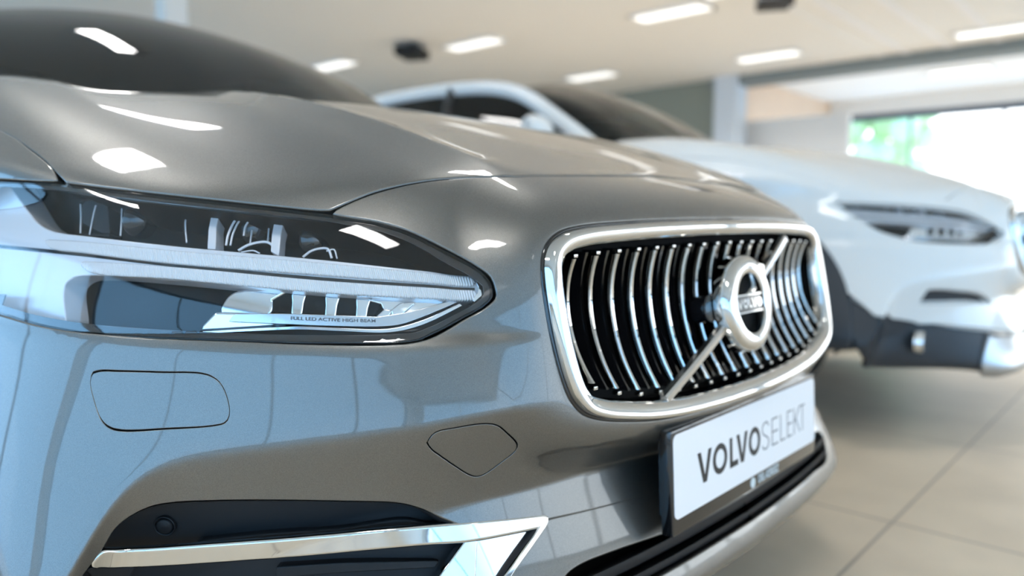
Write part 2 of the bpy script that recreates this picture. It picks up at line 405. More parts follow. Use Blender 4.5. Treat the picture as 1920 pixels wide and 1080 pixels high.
def panel(outer, holes=(), off=0.0, r=.0022, depth=.010, flange=.008, da=2, dw=2, hole_r=None, disp=None, uvs=False):
    """trimmed piece of the body surface with rolled edges; returns V, F, normals (left half)"""
    loops = [outer if area(outer) > 0 else outer[::-1]]+[h if area(h) < 0 else h[::-1] for h in holes]
    lo = loops[0].min(0); hi = loops[0].max(0)
    A_, W_ = np.meshgrid(np.arange(0, len(an), da), np.arange(0, len(wn), dw), indexing='ij')
    gp = np.stack([UA[A_.ravel()], VW[W_.ravel()]], 1)
    gp = gp[(gp > lo-1e-6).all(1) & (gp < hi+1e-6).all(1)]
    k = inside(gp, loops[0])
    for h in loops[1:]: k &= ~inside(gp, h)
    gp = gp[k]
    k = np.ones(len(gp), bool)
    for h in loops: k &= segdist(gp, h) > .0022
    gp = gp[k]
    pts = np.concatenate(loops+[gp]); E = []; b = 0
    for h in loops: n = len(h); E += [(b+i, b+(i+1) % n) for i in range(n)]; b += n
    nb = b
    vo, eo, fo, ov, oe, of = geometry.delaunay_2d_cdt([Vector(p) for p in pts], E, [], 0, 1e-7)
    vo = np.array([v[:] for v in vo]); fo = np.array([f[:] for f in fo])
    ce = vo[fo].mean(1); k = inside(ce, loops[0])
    for h in loops[1:]: k &= ~inside(ce, h)
    fo = fo[k]
    aw = toAW(vo); Pp, Nn = S(aw, off)
    if disp is not None: Pp = Pp-Nn*disp(Pp)[:, None]
    V = [Pp]; NN = [Nn]; F = [tuple(f[::-1]) for f in fo]; base = len(Pp)
    first = {}
    for i, o in enumerate(ov):
        for q in o: first[q] = i
    b = 0; UVm = [vo]
    for li, h in enumerate(loops):
        n = len(h); idx = np.array([first[b+i] for i in range(n)]); b += n
        rr = r if li == 0 or hole_r is None else hole_r
        p = Pp[idx]; nn = Nn[idx]; on = np.abs(p[:, 0]) < 2e-4
        t = np.roll(p, -1, 0)-np.roll(p, 1, 0); t /= np.maximum(np.linalg.norm(t, axis=1), 1e-9)[:, None]
        out = np.cross(nn, t)
        out /= np.maximum(np.linalg.norm(out, axis=1), 1e-9)[:, None]
        out[on, 0] = 0
        rings = [idx]; s = math.sqrt(.5)
        for dx, dn, nx_, ny_ in ((rr*s, rr*(1-s), s, s), (rr, rr, 1, 0), (rr, rr+depth, 1, 0), (rr+flange, rr+depth, 0, 1)):
            if flange == 0 and nx_ == 0: continue
            V.append(p+out*dx-nn*dn); q = out*nx_+nn*ny_; NN.append(q/np.maximum(np.linalg.norm(q, axis=1), 1e-9)[:, None]); UVm.append(vo[idx])
            rings.append(np.arange(base, base+n)); base += n
        for A, B in zip(rings[:-1], rings[1:]):
            for i in range(n):
                j = (i+1) % n
                if on[i] and on[j]: continue
                F.append((A[i], B[i], B[j], A[j]))
    V = np.concatenate(V); NN = np.concatenate(NN)
    # consistent winding: follow normals
    F2 = []
    for f in F:
        a, b_, c = V[f[0]], V[f[1]], V[f[2]]
        g = np.cross(b_-a, c-a); m = NN[list(f)].sum(0)
        F2.append(f if g@m >= 0 else f[::-1])
    if uvs: return V, F2, NN, np.concatenate(UVm)
    return V, F2, NN
def mirror(d):
    V, F, Nn = d[:3]; m = np.array([-1, 1, 1]); return (V*m, [f[::-1] for f in F], Nn*m)+tuple(d[3:])
def both(d):
    e = mirror(d); k = len(d[0])
    return np.concatenate([d[0], e[0]]), list(d[1])+[tuple(i+k for i in f) for f in e[1]], np.concatenate([d[2], e[2]])
def put(name, d, mat, parent, **props):
    return link(name, mesh(name, d[0], d[1], d[2], uv=d[3] if len(d) > 3 else None), mat, parent, **props)
def pair(name, d, mat, parents, **props):
    return put(name, d, mat, parents[0], **props), put(name, mirror(d), mat, parents[1], **props)
# ------------------------------------------------------------------ the showroom
CZ_ = 3.2
def on_plane(px, py, z):
    d = sight(px, py); t = (z-CAM[2])/d[2]; return CAM+d*t
M_CEIL = pmat('ceiling_paint', (0.84, 0.845, 0.83), 0.8)
M_CEIL2 = pmat('ceiling_panel', (0.86, 0.87, 0.89), 0.8)
M_WALLW = pmat('white_wall', (0.80, 0.80, 0.79), 0.7)
M_WALLG = pmat('grey_green_wall', (0.25, 0.27, 0.23), 0.8)
M_COLUMN = pmat('column_paint', (0.62, 0.68, 0.74), 0.6)
M_BEAM = pmat('beam_paint', (0.22, 0.25, 0.25), 0.7)
M_WOOD = pmat('wood_panel', (0.60, 0.44, 0.31), 0.5)
n, l, b = nodes(M_WOOD)
tc = n.new('ShaderNodeTexCoord'); mp = n.new('ShaderNodeMapping'); mp.inputs['Scale'].default_value = (5, 5, .35); l.new(tc.outputs['Object'], mp.inputs[0])
nz = n.new('ShaderNodeTexNoise'); nz.inputs['Scale'].default_value = 6; l.new(mp.outputs[0], nz.inputs['Vector'])
mx = n.new('ShaderNodeMix'); mx.data_type = 'RGBA'; mx.inputs[6].default_value = (.72, .52, .37, 1); mx.inputs[7].default_value = (.86, .68, .52, 1)
l.new(nz.outputs['Fac'], mx.inputs[0]); l.new(mx.outputs[2], b.inputs['Base Color'])
M_FRAME = pmat('dark_window_frame', (0.05, 0.07, 0.10), 0.4)
M_LAMP = pmat('lamp_diffuser', (0.8, 0.8, 0.78), 0.5, emit=0.75, emit_col=(1.0, 1.0, 0.98))
M_LFRAME = pmat('lamp_frame', (0.8, 0.8, 0.8), 0.5)
# tiled floor
M_TILE = pmat('floor_tile', (0.45, 0.37, 0.28), 0.42, spec=0.3)
n, l, b = nodes(M_TILE)
ga = on_plane(1790, 862, 0); gb_ = on_plane(1756, 1000, 0)
TS = 0.90
tc = n.new('ShaderNodeTexCoord'); mp = n.new('ShaderNodeMapping'); mp.inputs['Location'].default_value = (-gb_[0], -ga[1], 0); l.new(tc.outputs['Object'], mp.inputs[0])
br = n.new('ShaderNodeTexBrick'); br.offset = 0; br.squash = 1
br.inputs['Scale'].default_value = 1.0; br.inputs['Brick Width'].default_value = TS; br.inputs['Row Height'].default_value = TS
br.inputs['Mortar Size'].default_value = 0.005; br.inputs['Mortar Smooth'].default_value = 0.3; br.inputs['Bias'].default_value = 0
br.inputs['Color1'].default_value = (.80, .655, .485, 1); br.inputs['Color2'].default_value = (.84, .695, .52, 1); br.inputs['Mortar'].default_value = (.46, .38, .30, 1)
l.new(mp.outputs[0], br.inputs['Vector'])
nz = n.new('ShaderNodeTexNoise'); nz.inputs['Scale'].default_value = 3.5; nz.inputs['Detail'].default_value = 6; l.new(tc.outputs['Object'], nz.inputs['Vector'])
mm = n.new('ShaderNodeMix'); mm.data_type = 'RGBA'; mm.blend_type = 'MULTIPLY'; mm.inputs[0].default_value = .35
l.new(br.outputs['Color'], mm.inputs[6]); l.new(nz.outputs['Fac'], mm.inputs[7]); l.new(mm.outputs[2], b.inputs['Base Color'])

def structure(name, mb, mat, parent=None, **k):
    o = mb.build(name, mat, parent, **k)
    if parent is None: o['kind'] = 'structure'
    return o
XL, XR, YF, YB, XM, YS = -6.0, 16.0, -7.5, 19.0, 11.2, 5.6
structure('floor', MB().box((XL-.3, YF-.3, -.2), (XR+.3, YB+.3, 0)), M_TILE)
structure('ceiling', MB().box((XL-.3, YF-.3, CZ_), (XM+.1, YB+.3, CZ_+.2)), M_CEIL)
structure('ceiling_entrance', MB().box((XM+.1, YF-.3, 3.30), (XR+.3, YS+.3, 3.5)), pmat('entrance_ceiling', (.86, .87, .88), .8))
structure('wall_back', MB().box((XL-.3, YB, 0), (XM+.3, YB+.25, .3)).box((XL-.3, YB, 2.75), (XM+.3, YB+.25, CZ_)).box((XL-.3, YB, .2), (XL+.6, YB+.25, 3)).box((10.2, YB, .2), (XM+.3, YB+.25, 3)), M_WALLW)
structure('wall_right', MB().box((XM, YS, 0), (XM+.3, YB, CZ_)), M_WALLG)
structure('wall_entrance', MB().box((XM+.3, YS, 0), (XR+.3, YS+.3, 3.3)), M_WALLW)
structure('trim_1', MB().box((XM+.32, YS-.04, 2.35), (XR-.01, YS, 3.3)), M_WOOD, label='wood panelling high on the entrance wall')
structure('wall_partition', MB().box((11.7, 3.75, 0), (11.85, YS, 2.50)), M_WALLW)
structure('beam', MB().box((XM-.12, YF, 3.04), (XM+.3, YS+.3, CZ_+.15)), M_BEAM)
structure('column', MB().box((10.98, 5.35, 0), (11.38, 5.75, 3.2)), M_COLUMN)
structure('column_white', MB().box((2.33, 7.32, 0), (2.56, 7.55, CZ_)), pmat('white_column', (.85, .86, .85), .6))
# panel joints on the brighter part of the ceiling
for i, (x, y) in enumerate([(1545, 52), (1611, 48), (1720, 47), (1826, 33)]):
    q = on_plane(x, y, CZ_); structure('trim_%d' % (i+2), MB().box((q[0]-3.2, q[1]-.05, CZ_-.012), (XM-.12, q[1]+.05, CZ_)), M_CEIL2 if i else M_CEIL)
# window walls: frame with mullions, a pane behind each, low sill and a head band
def window_wall(idx, side_, a0, a1, pos, z0, z1, step, name, w=.045):
    m = MB(); pn = MB()
    def bx(u0, u1, za, zb, d=.05, mb=m):
        if side_ == 'x': mb.box((pos-d, u0, za), (pos+d, u1, zb))
        else: mb.box((u0, pos-d, za), (u1, pos+d, zb))
    nn = max(1, int(round((a1-a0)/step)))
    for k in range(nn+1):
        u = a0+(a1-a0)*k/nn; bx(u-w/2, u+w/2, z0, z1)
    bx(a0, a1, z0, z0+.07); bx(a0, a1, z1-.07, z1)
    fr = m.build('window_%d' % idx, M_FRAME, kind='structure')
    bx(a0, a1, z0, z1, .004, pn); pn.build('pane', M_PANE, fr)
    return fr
window_wall(1, 'x', YF, YS, XR+.1, .05, 2.92, 1.7, 'right')
window_wall(2, 'x', YF+.6, 3.3, XL-.1, .12, 2.75, 2.3, 'left')
window_wall(3, 'y', XL+.3, 15.0, YF-.1, .12, 2.75, 2.4, 'front')
window_wall(4, 'x', 3.7, 18.4, XL-.1, .12, 2.75, 2.3, 'left')
window_wall(5, 'y', XL+.6, 10.2, YB+.1, .3, 2.75, 2.2, 'back')  # unseen window, added in the back wall to brighten the ceiling
structure('trim_7', MB().box((XR, YF, 2.92), (XR+.2, YS, 3.3)), M_WALLW)
structure('trim_8', MB().box((XR-.02, YF, 2.86), (XR+.02, YS, 2.98)), M_FRAME)
structure('wall_left', MB().box((XL-.25, YF, 0), (XL, YB, .12)).box((XL-.25, YF, 2.75), (XL, YB, CZ_)).box((XL-.25, YF, .1), (XL, YF+.6, 3)).box((XL-.25, 3.3, .1), (XL, 3.7, 3)).box((XL-.25, 18.4, .1), (XL, YB, 3)), M_WALLW)
structure('wall_front', MB().box((XL, YF-.25, 0), (XR, YF, .12)).box((XL, YF-.25, 2.75), (XR, YF, CZ_+.1)).box((XL, YF-.25, .1), (XL+.3, YF, 3)).box((15.0, YF-.25, .1), (XR, YF, 3)), M_WALLW)
# outside
structure('ground', MB().box((-60, -60, -.35), (90, 60, -.22)), pmat('paving_outside', (.72, .73, .74), .9))
def tree(x, y, h, r, seed, label):
    t = thing('tree', label, 'tree', (x, y, -.22), 0, 'trees outside the windows'); rnd = random.Random(seed)
    m = MB(); m.tube([(0, 0, 0), (.05, .03, h*.5), (0, .1, h*.8)], [.16, .12, .05], 10); m.build('trunk', M_BARK, t, smooth=True)
    bm = bmesh.new()
    for k in range(60):
        a = rnd.uniform(0, 6.28); q = rnd.random()**.5*r; z = h*.62+rnd.uniform(-.38, .38)*h
        s = rnd.uniform(.25, .5)*r*.6
        M = Matrix.Translation((q*math.cos(a), q*math.sin(a), z)) @ Matrix.Scale(s, 4)
        bmesh.ops.create_icosphere(bm, subdivisions=2, radius=1, matrix=M)
    for v in bm.verts: v.co += Vector((rnd.uniform(-1, 1), rnd.uniform(-1, 1), rnd.uniform(-1, 1)))*.10*r*.5
    me = bpy.data.meshes.new('foliage'); bm.to_mesh(me); bm.free(); link('foliage', me, M_LEAF, t)
M_BARK = pmat('bark', (.12, .08, .05), .9); M_LEAF = pmat('leaves', (.66, .76, .42), .7)
tree(26, 7.6, 6.0, 1.7, 3, 'green tree beyond the entrance windows on the right')
# ceiling lamps: long panels sunk in the ceiling
def lamp(x, y, z, label, sx=.36, sy=.95, watts=22.0):
    t = thing('ceiling_light', label, 'ceiling light', (x, y, z-.02), 0, 'long panel lights in the ceiling')
    m = MB(); a, b_ = sx/2, sy/2
    for lo, hi in (((-a, -b_, -.012), (a, -b_+.03, .02)), ((-a, b_-.03, -.012), (a, b_, .02)), ((-a, -b_, -.012), (-a+.03, b_, .02)), ((a-.03, -b_, -.012), (a, b_, .02))): m.box(lo, hi)
    m.build('frame', M_LFRAME, t); MB().box((-a+.03, -b_+.03, -.008), (a-.03, b_-.03, .012)).build('diffuser', M_LAMP, t)
    ld = bpy.data.lights.new('ceiling_light_glow', 'AREA'); ld.shape = 'RECTANGLE'; ld.size = sx-.08; ld.size_y = sy-.08; ld.energy = watts; ld.spread = math.radians(128); ld.color = (1.0, .98, .95)
    lo_ = bpy.data.objects.new('ceiling_light_glow', ld); COL.objects.link(lo_); lo_.parent = t; lo_.location = (0, 0, -.016)
seen = [(1258, 21, 'ceiling light high above the white car, nearest the top edge of the photo'), (888, 80, 'ceiling light just right of the dark ceiling projector'), (625, 120, 'ceiling light at far left, above the white car roof end'),
        (1108, 141, 'small ceiling light low above the white car windshield'), (1440, 103, 'ceiling light at upper right, just before the beam')]
SEEN = []
for x, y, lab in seen:
    q = on_plane(x, y, CZ_); lamp(q[0], q[1], CZ_, lab, watts=11.0); SEEN.append(q[:2])
q = on_plane(1900, 50, CZ_); lamp(q[0], q[1], CZ_, 'long ceiling light at the right edge of the photo', .36, 1.3, 14.0); SEEN.append(q[:2])
for x, y, lab in [(1.0, 1.0, 'ceiling light mirrored at the nose tip of the grey car bonnet'), (.34, 3.5, 'ceiling light mirrored as the bright streak in the grey car windshield'), (-.86, 2.43, 'ceiling light over the near side of the grey car bonnet'), (4.53, 4.77, 'ceiling light mirrored as a thin line on the far bonnet'),
                  (6.43, 3.12, 'ceiling light mirrored on the nose above the grille'), (-3.37, 2.17, 'ceiling light mirrored high in the headlight glass, outer end'), (-1.75, -.95, 'ceiling light mirrored high in the headlight glass, inner end')]:
    lamp(x, y, CZ_, lab, *((.22, .85, 8.0) if x == .34 else (.6, .3, 8.0) if x == -.86 else (.14, .5, 4.0) if x == 1.0 else (.36, .95, 11.0) if x == -1.75 else (.36, .95)))
for gx, lab in ((-3.6, 'added unseen ceiling light behind the camera, nearest the left windows'), (-.4, 'added unseen ceiling light straight behind the camera, before the front windows'), (3.0, 'added unseen ceiling light before the front windows, opposite the gap between the cars'), (6.4, 'added unseen ceiling light before the front windows, opposite the white car')):
    lamp(gx, -4.6, CZ_, lab, watts=6.0 if gx < 0 else 19.0)  # out-of-view lamps added as fill to lift the room and floor
for x, y, lab in [(13.6, 2.6, 'bright ceiling light in the entrance, near the wood panelling'), (13.6, -.6, 'added unseen ceiling light in the entrance, behind the white car'), (13.6, -4.2, 'added unseen ceiling light in the entrance, far right')]: lamp(x, y, 3.30, lab, watts=26)  # last two are out of view, added to lighten the entrance
# dark projectors hung from the ceiling
def projector_box(px, py, label):
    q = on_plane(px, py, CZ_-.1); t = thing('ceiling_projector', label, 'projector', (q[0], q[1], CZ_-.12), .5, 'dark projectors on the ceiling')
    MB().box((-.24, -.17, -.07), (.24, .17, .06), bev=.02).build('body', M_BLACK, t, smooth=True, auto=.6); MB().tube([(.1, -.16, -.01), (.1, -.21, -.01)], .05, 16).build('lens', M_GLOSS, t, smooth=True, auto=.6)
    MB().tube([(0, 0, .05), (0, 0, .12)], .03, 12).build('mount', M_BLACK, t, smooth=True, auto=.6)
projector_box(772, 96, 'dark ceiling projector over the grey car bonnet, left of a light')
projector_box(1452, -6, 'dark ceiling projector cut by the top edge of the photo')
# ------------------------------------------------------------------ outlines of the body panels
def offset(poly, d):
    if area(poly) < 0: poly = poly[::-1]
    t = np.roll(poly, -1, 0)-np.roll(poly, 1, 0); t /= np.linalg.norm(t, axis=1)[:, None]
    return poly+np.stack([t[:, 1], -t[:, 0]], 1)*d
AW = lambda a, w: ('aw', a, w)
AE = float(NS-1)
# bonnet edge: nose cut, tip over the lamp, lamp edge, wing gap
hood_cut = P([(1195, 326.5), (1060, 326.5), (930, 328), (870, 330), (820, 333), (760, 342), (700, 357), (650, 377), (618, 391)])
hood_cut = np.concatenate([[[0, hood_cut[0][1]+.05]], hood_cut])
hood_lamp = P([(618, 391), (600, 391), (500, 381), (400, 370), (300, 359), (200, 348), (125, 339)])
hood_wing = P([(125, 339), (107, 320), (85, 297), (62, 279), (30, 257), (0, 241)])
hw_end = hood_wing[-1]
hood_back = np.array([hw_end, [10.2, 20.9], [11.2, 21.6], [12.2, 22.6]])
hood_poly = curve([hood_cut, hood_lamp, np.concatenate([hood_wing, hood_back[1:]]), ('s', np.array([[12.2, 22.6], [12.2, NL-1.02]])),
                   ('s', np.array([[12.2, NL-1.02], [0, NL-1.02]])), ('s', np.array([[0, NL-1.02], hood_cut[0]]))])
# wing (front fender)
wing_gap = np.concatenate([[[12.15, 22.35], [11.2, 21.35], [10.2, 20.6]], P([(0, 246), (28, 262), (57, 284), (80, 302), (97, 320), (105, 337)])])
wing_low = np.concatenate([P([(105, 337), (50, 335.5), (0, 333)]), [[9.7, 17.6], [10.4, 17.2]]])
joint = 10.3
WC = (1.06, 0.345, 0.372)       # front wheel: y, z, arch radius
def arch(a0, a1, n=28, c=WC): return side([(c[0]+c[2]*math.cos(t), c[1]+c[2]*math.sin(t)) for t in np.linspace(math.radians(a0), math.radians(a1), n)])
aw_y = lambda y, z: side([(y, z)])[0]
arch_all = arch(-11, 191, 40)
wing_poly = curve([wing_gap, wing_low, np.array([[10.4, 17.2], [10.85, 16.2], [10.9, 15.2], [10.6, 14.3], [joint+.06, 13.6]]),
                   ('s', np.array([[joint+.06, 13.6], side([(WC[0]-.36*.93, WC[1]+.372*.5)])[0]*[0, 1]+[joint+.06, 0]])) if False else ('s', np.array([[joint+.06, 13.6], [joint+.06, aw_y(.78, WC[1]+math.sqrt(WC[2]**2-.28**2))[1]]])),
                   arch_all[[i for i in range(40) if True and arch_all[i][0] > joint+.07]][::-1],
                   ('s', np.array([aw_y(1.43, .276), aw_y(1.50, .276)])), ('s', np.array([aw_y(1.50, .276), [aw_y(1.50, .6)[0], 22.35]])),
                   ('s', np.array([[aw_y(1.50, .6)[0], 22.35], [12.15, 22.35]]))])
# bumper cover
nose = P([(1195, 331.5), (1060, 331.5), (930, 333), (870, 335.5), (820, 340), (760, 350), (700, 366), (655, 384), (633, 395), (627, 399)])
nose = np.concatenate([[[0, nose[0][1]+.05]], nose])
lampedge1 = P([(627, 399), (655, 404), (705, 412), (765, 429), (835, 462), (900, 499), (922, 517), (932, 541), (933, 559), (912, 580), (875, 601), (830, 627), (790, 642), (760, 647.5)])
lampedge2 = P([(760, 647.5), (700, 650), (560, 648), (440, 643), (300, 638), (200, 631), (130, 624), (60, 611), (0, 594)])
lampedge2 = np.concatenate([lampedge2, [[9.9, 13.3], [joint, 13.5]]])
ar_b = arch_all[[i for i in range(40) if arch_all[i][0] < joint-.05]]
jb = joint
pocket_top = P([(1026, 971), (1015, 970), (950, 978), (874, 986)])
pocket_top2 = P([(874, 986), (830, 969), (790, 951), (750, 941), (640, 937), (500, 935), (400, 936), (320, 940), (280, 948), (240, 968), (212, 993), (190, 1030), (168, 1060), (150, 1085), (128, 1125)])
pocket_bot = P([(128, 1125), (135, 1140), (200, 1148), (500, 1150), (800, 1145), (880, 1138), (910, 1125)])
pocket_right = P([(910, 1125), (930, 1105), (960, 1062), (1000, 1008), (1026, 971)])
crease_l = P([(1026, 971), (1100, 955), (1170, 937), (1240, 916)])
crease_l = np.concatenate([crease_l, [[.6, crease_l[-1][1]-.05], [0, crease_l[-1][1]-.08]]])
bot_w = 0.35
def G_half(inset):
    """half outline of the grille surround in front view, from bottom centre round to top centre, shrunk by inset"""
    full = GFULL if area(GFULL) > 0 else GFULL[::-1]
    q = offset(full, -inset); return q
def halfleft(q):
    q = q[q[:, 0] <= 1e-4]; k = np.argsort(-np.arctan2(q[:, 1]-.66, -q[:, 0]-0.0)); return q
gb = offset(G_half(0), .005)
gb = gb[gb[:, 0] < -.002]; th = np.arctan2(gb[:, 1]-.66, -gb[:, 0]); gb = gb[np.argsort(th)]           # bottom to top on the left side
gb = np.concatenate([[[0, gb[0][1]]], gb, [[0, gb[-1][1]]]])
gaw = front([(min(x, -1e-4), z) for x, z in gb]); gaw[0, 0] = gaw[-1, 0] = 0
bump_poly = curve([nose, lampedge1, lampedge2, ('s', np.array([[joint, 13.5], [joint, ar_b[-1][1] if False else aw_y(.78, WC[1]+math.sqrt(WC[2]**2-.28**2))[1]]])),
                   arch_all[[i for i in range(40) if arch_all[i][0] < joint]], ('s', np.array([aw_y(.70, .28), [8.9, bot_w]])),
                   ('s', np.array([[8.9, bot_w], [8.55, bot_w]])), ('s', np.array([[8.55, bot_w], pocket_top2[-1]])),
                   pocket_top2[::-1], pocket_top[::-1], crease_l, ('s', np.array([crease_l[-1], gaw[0]])), ('s', gaw), ('s', np.array([gaw[-1], nose[0]]))])
lid1 = curve([cat_rom(P([(192, 697.5), (300, 700), (390, 705), (415, 724), (429, 773), (422, 790), (400, 796), (320, 801), (215, 802), (192, 787), (176, 745), (170, 715), (174, 702)]), 8, True)], .004)
lid2 = curve([cat_rom(P([(803, 829), (815, 814), (850, 805), (925, 798), (950, 815), (968, 838), (940, 865), (900, 891), (885, 890), (850, 869), (813, 843)]), 8, True)], .004)
low_crease = P([(1030, 976), (1100, 959.5), (1170, 941), (1240, 920)])
low_crease = np.concatenate([low_crease, [[.6, low_crease[-1][1]-.05], [0, low_crease[-1][1]-.08]]])
intake_top = np.concatenate([[[0, 2.55], [.6, 2.55]], P([(1240, 999), (1150, 1030), (1092, 1053), (1064, 1072), (1052, 1090), (1050, 1105), (1066, 1118)])])
intake_bot = np.concatenate([P([(1066, 1118)]), [[2.2, 2.02], [1.5, 2.02], [.6, 2.02], [0, 2.02]]])
low_poly = curve([low_crease[::-1], P([(1030, 976), (1003, 1012), (963, 1066), (933, 1109), (912, 1130)]), P([(912, 1130), (880, 1143), (800, 1150), (500, 1155), (200, 1153), (132, 1144)]),
                  ('s', np.array([P([(132, 1144)])[0], [8.5, bot_w]])), ('s', np.array([[8.5, bot_w], [6, .3], [3, .2], [0, .2]])),
                  ('s', np.array([[0, .2], [0, 2.02]])), intake_bot[::-1], intake_top[::-1], ('s', np.array([[0, 2.55], low_crease[-1]]))])
pocket_poly = curve([pocket_top, pocket_top2, pocket_bot, pocket_right])
lens_poly = curve([np.concatenate([[[10.3, 17.0], [9.7, 17.25]], P([(0, 341), (60, 343), (105, 345)])]), P([(105, 345), (128, 347), (200, 355), (300, 366), (400, 377), (500, 388), (595, 399), (622, 402.5)]),
                   P([(622, 402.5), (645, 406), (700, 415), (760, 433), (830, 467), (895, 504), (915, 524), (922, 543), (921, 558), (905, 574), (870, 594), (825, 618), (785, 634), (740, 640)]),
                   np.concatenate([P([(740, 640), (560, 640), (440, 636), (300, 632), (200, 627), (130, 620), (60, 607), (0, 590)]), [[9.9, 13.55], [10.4, 13.9], [10.75, 14.7], [10.8, 15.5], [10.7, 16.3], [10.3, 17.0]]])])

def pane_poly(pts, off, step=.005, closed=False): # polygon read on the inner shell
    return curve([cat_rom(P(pts, off), 8, True)] if closed else [P(pts, off), ('s', P([pts[-1], pts[0]], off))], step)
def corners(pts, off, step=.005):
    n = len(pts); return curve([('s', P([pts[i], pts[(i+1) % n]], off)) for i in range(n)], step)

# ------------------------------------------------------------------ lettering
def ribbon(pts, w, closed=False):
    pts = np.asarray(pts, float); n = len(pts); L = []
    for i in range(n):
        a = pts[i-1] if (i or closed) else pts[i]; b = pts[(i+1) % n] if (i < n-1 or closed) else pts[i]
        t = (b-a)/np.linalg.norm(b-a); nn = np.array([-t[1], t[0]]); L.append((pts[i]+nn*w/2, pts[i]-nn*w/2))
    F = []
    for i in range(n if closed else n-1): j = (i+1) % n; F.append((2*i, 2*i+1, 2*j+1, 2*j))
    return [p for q in L for p in q], F
def glyph(ch, x0, x1, h, w):
    """strokes of one letter in a box x0..x1, 0..h"""
    W = x1-x0; hw = w/2; out = []
    def st(p, closed=False): out.append(ribbon([(x0+a, b) for a, b in p], w, closed))
    if ch == 'V': out.append(([(x0, h), (x0+w*1.12, h), (x0+W/2, w*1.2), (x0+W/2-w*.62, 0), (x0+W/2+w*.62, 0), (x1-w*1.12, h), (x1, h)], [(0, 1, 2, 3), (3, 2, 4), (4, 2, 5, 6)]))
    elif ch == 'O': st([(W/2+(W/2-hw)*math.cos(t), h/2+(h/2-hw)*math.sin(t)) for t in np.linspace(0, 2*math.pi, 40, endpoint=False)], True)
    elif ch == 'L': st([(hw, h), (hw, 0)]); st([(0, hw), (W, hw)])
    elif ch == 'E': st([(hw, h), (hw, 0)]); [st([(0, y), (W, y)]) for y in (hw, h/2, h-hw)]
    elif ch == 'T': st([(W/2, h), (W/2, 0)]); st([(0, h-hw), (W, h-hw)])
    elif ch == 'K': st([(hw, h), (hw, 0)]); st([(hw, h*.42), (W-hw, h)]); st([(W*.3, h*.58), (W-hw, 0)])
    elif ch == 'S':
        p = [(W-hw, h*.82), (W*.75, h-hw*1.2), (W*.45, h-hw), (W*.15, h*.9), (hw, h*.75), (W*.2, h*.58), (W*.55, h*.48), (W*.88, h*.36), (W-hw, h*.22), (W*.8, h*.07), (W*.5, hw), (W*.2, h*.06), (hw, h*.18)]
        st(cat_rom(p, 4))
    return out
def letters(spec, h, w, M, thick=.0006):
    mb = MB()
    for ch, x0, x1 in spec:
        for pts, F in glyph(ch, x0, x1, h, w):
            n = len(pts); V = [(p[0], p[1], 0) for p in pts]+[(p[0], p[1], thick) for p in pts]
            FF = [tuple(f) for f in F]+[tuple(i+n for i in f) for f in F]
            cnt = {}
            for f in F:
                for i in range(len(f)): e = (f[i], f[(i+1) % len(f)]); cnt[tuple(sorted(e))] = cnt.get(tuple(sorted(e)), 0)+1
            for f in F:
                for i in range(len(f)):
                    e = (f[i], f[(i+1) % len(f)])
                    if cnt[tuple(sorted(e))] == 1: FF.append((e[0], e[1], e[1]+n, e[0]+n))
            mb.add([(M @ Vector(v))[:] for v in V], FF)
    return mb
def font_mesh(body, size, offset_=0.0, extrude=0.0003):
    cu = bpy.data.curves.new('text', 'FONT'); cu.body = body; cu.size = size; cu.offset = offset_; cu.extrude = extrude; cu.align_x = 'CENTER'; cu.align_y = 'CENTER'
    ob = bpy.data.objects.new('text', cu); COL.objects.link(ob)
    bpy.context.view_layer.update()
    me = bpy.data.meshes.new_from_object(ob.evaluated_get(bpy.context.evaluated_depsgraph_get()))
    V = np.array([v.co[:] for v in me.vertices]); F = [tuple(p.vertices) for p in me.polygons]
    bpy.data.objects.remove(ob); bpy.data.meshes.remove(me); bpy.data.curves.remove(cu); return V, F

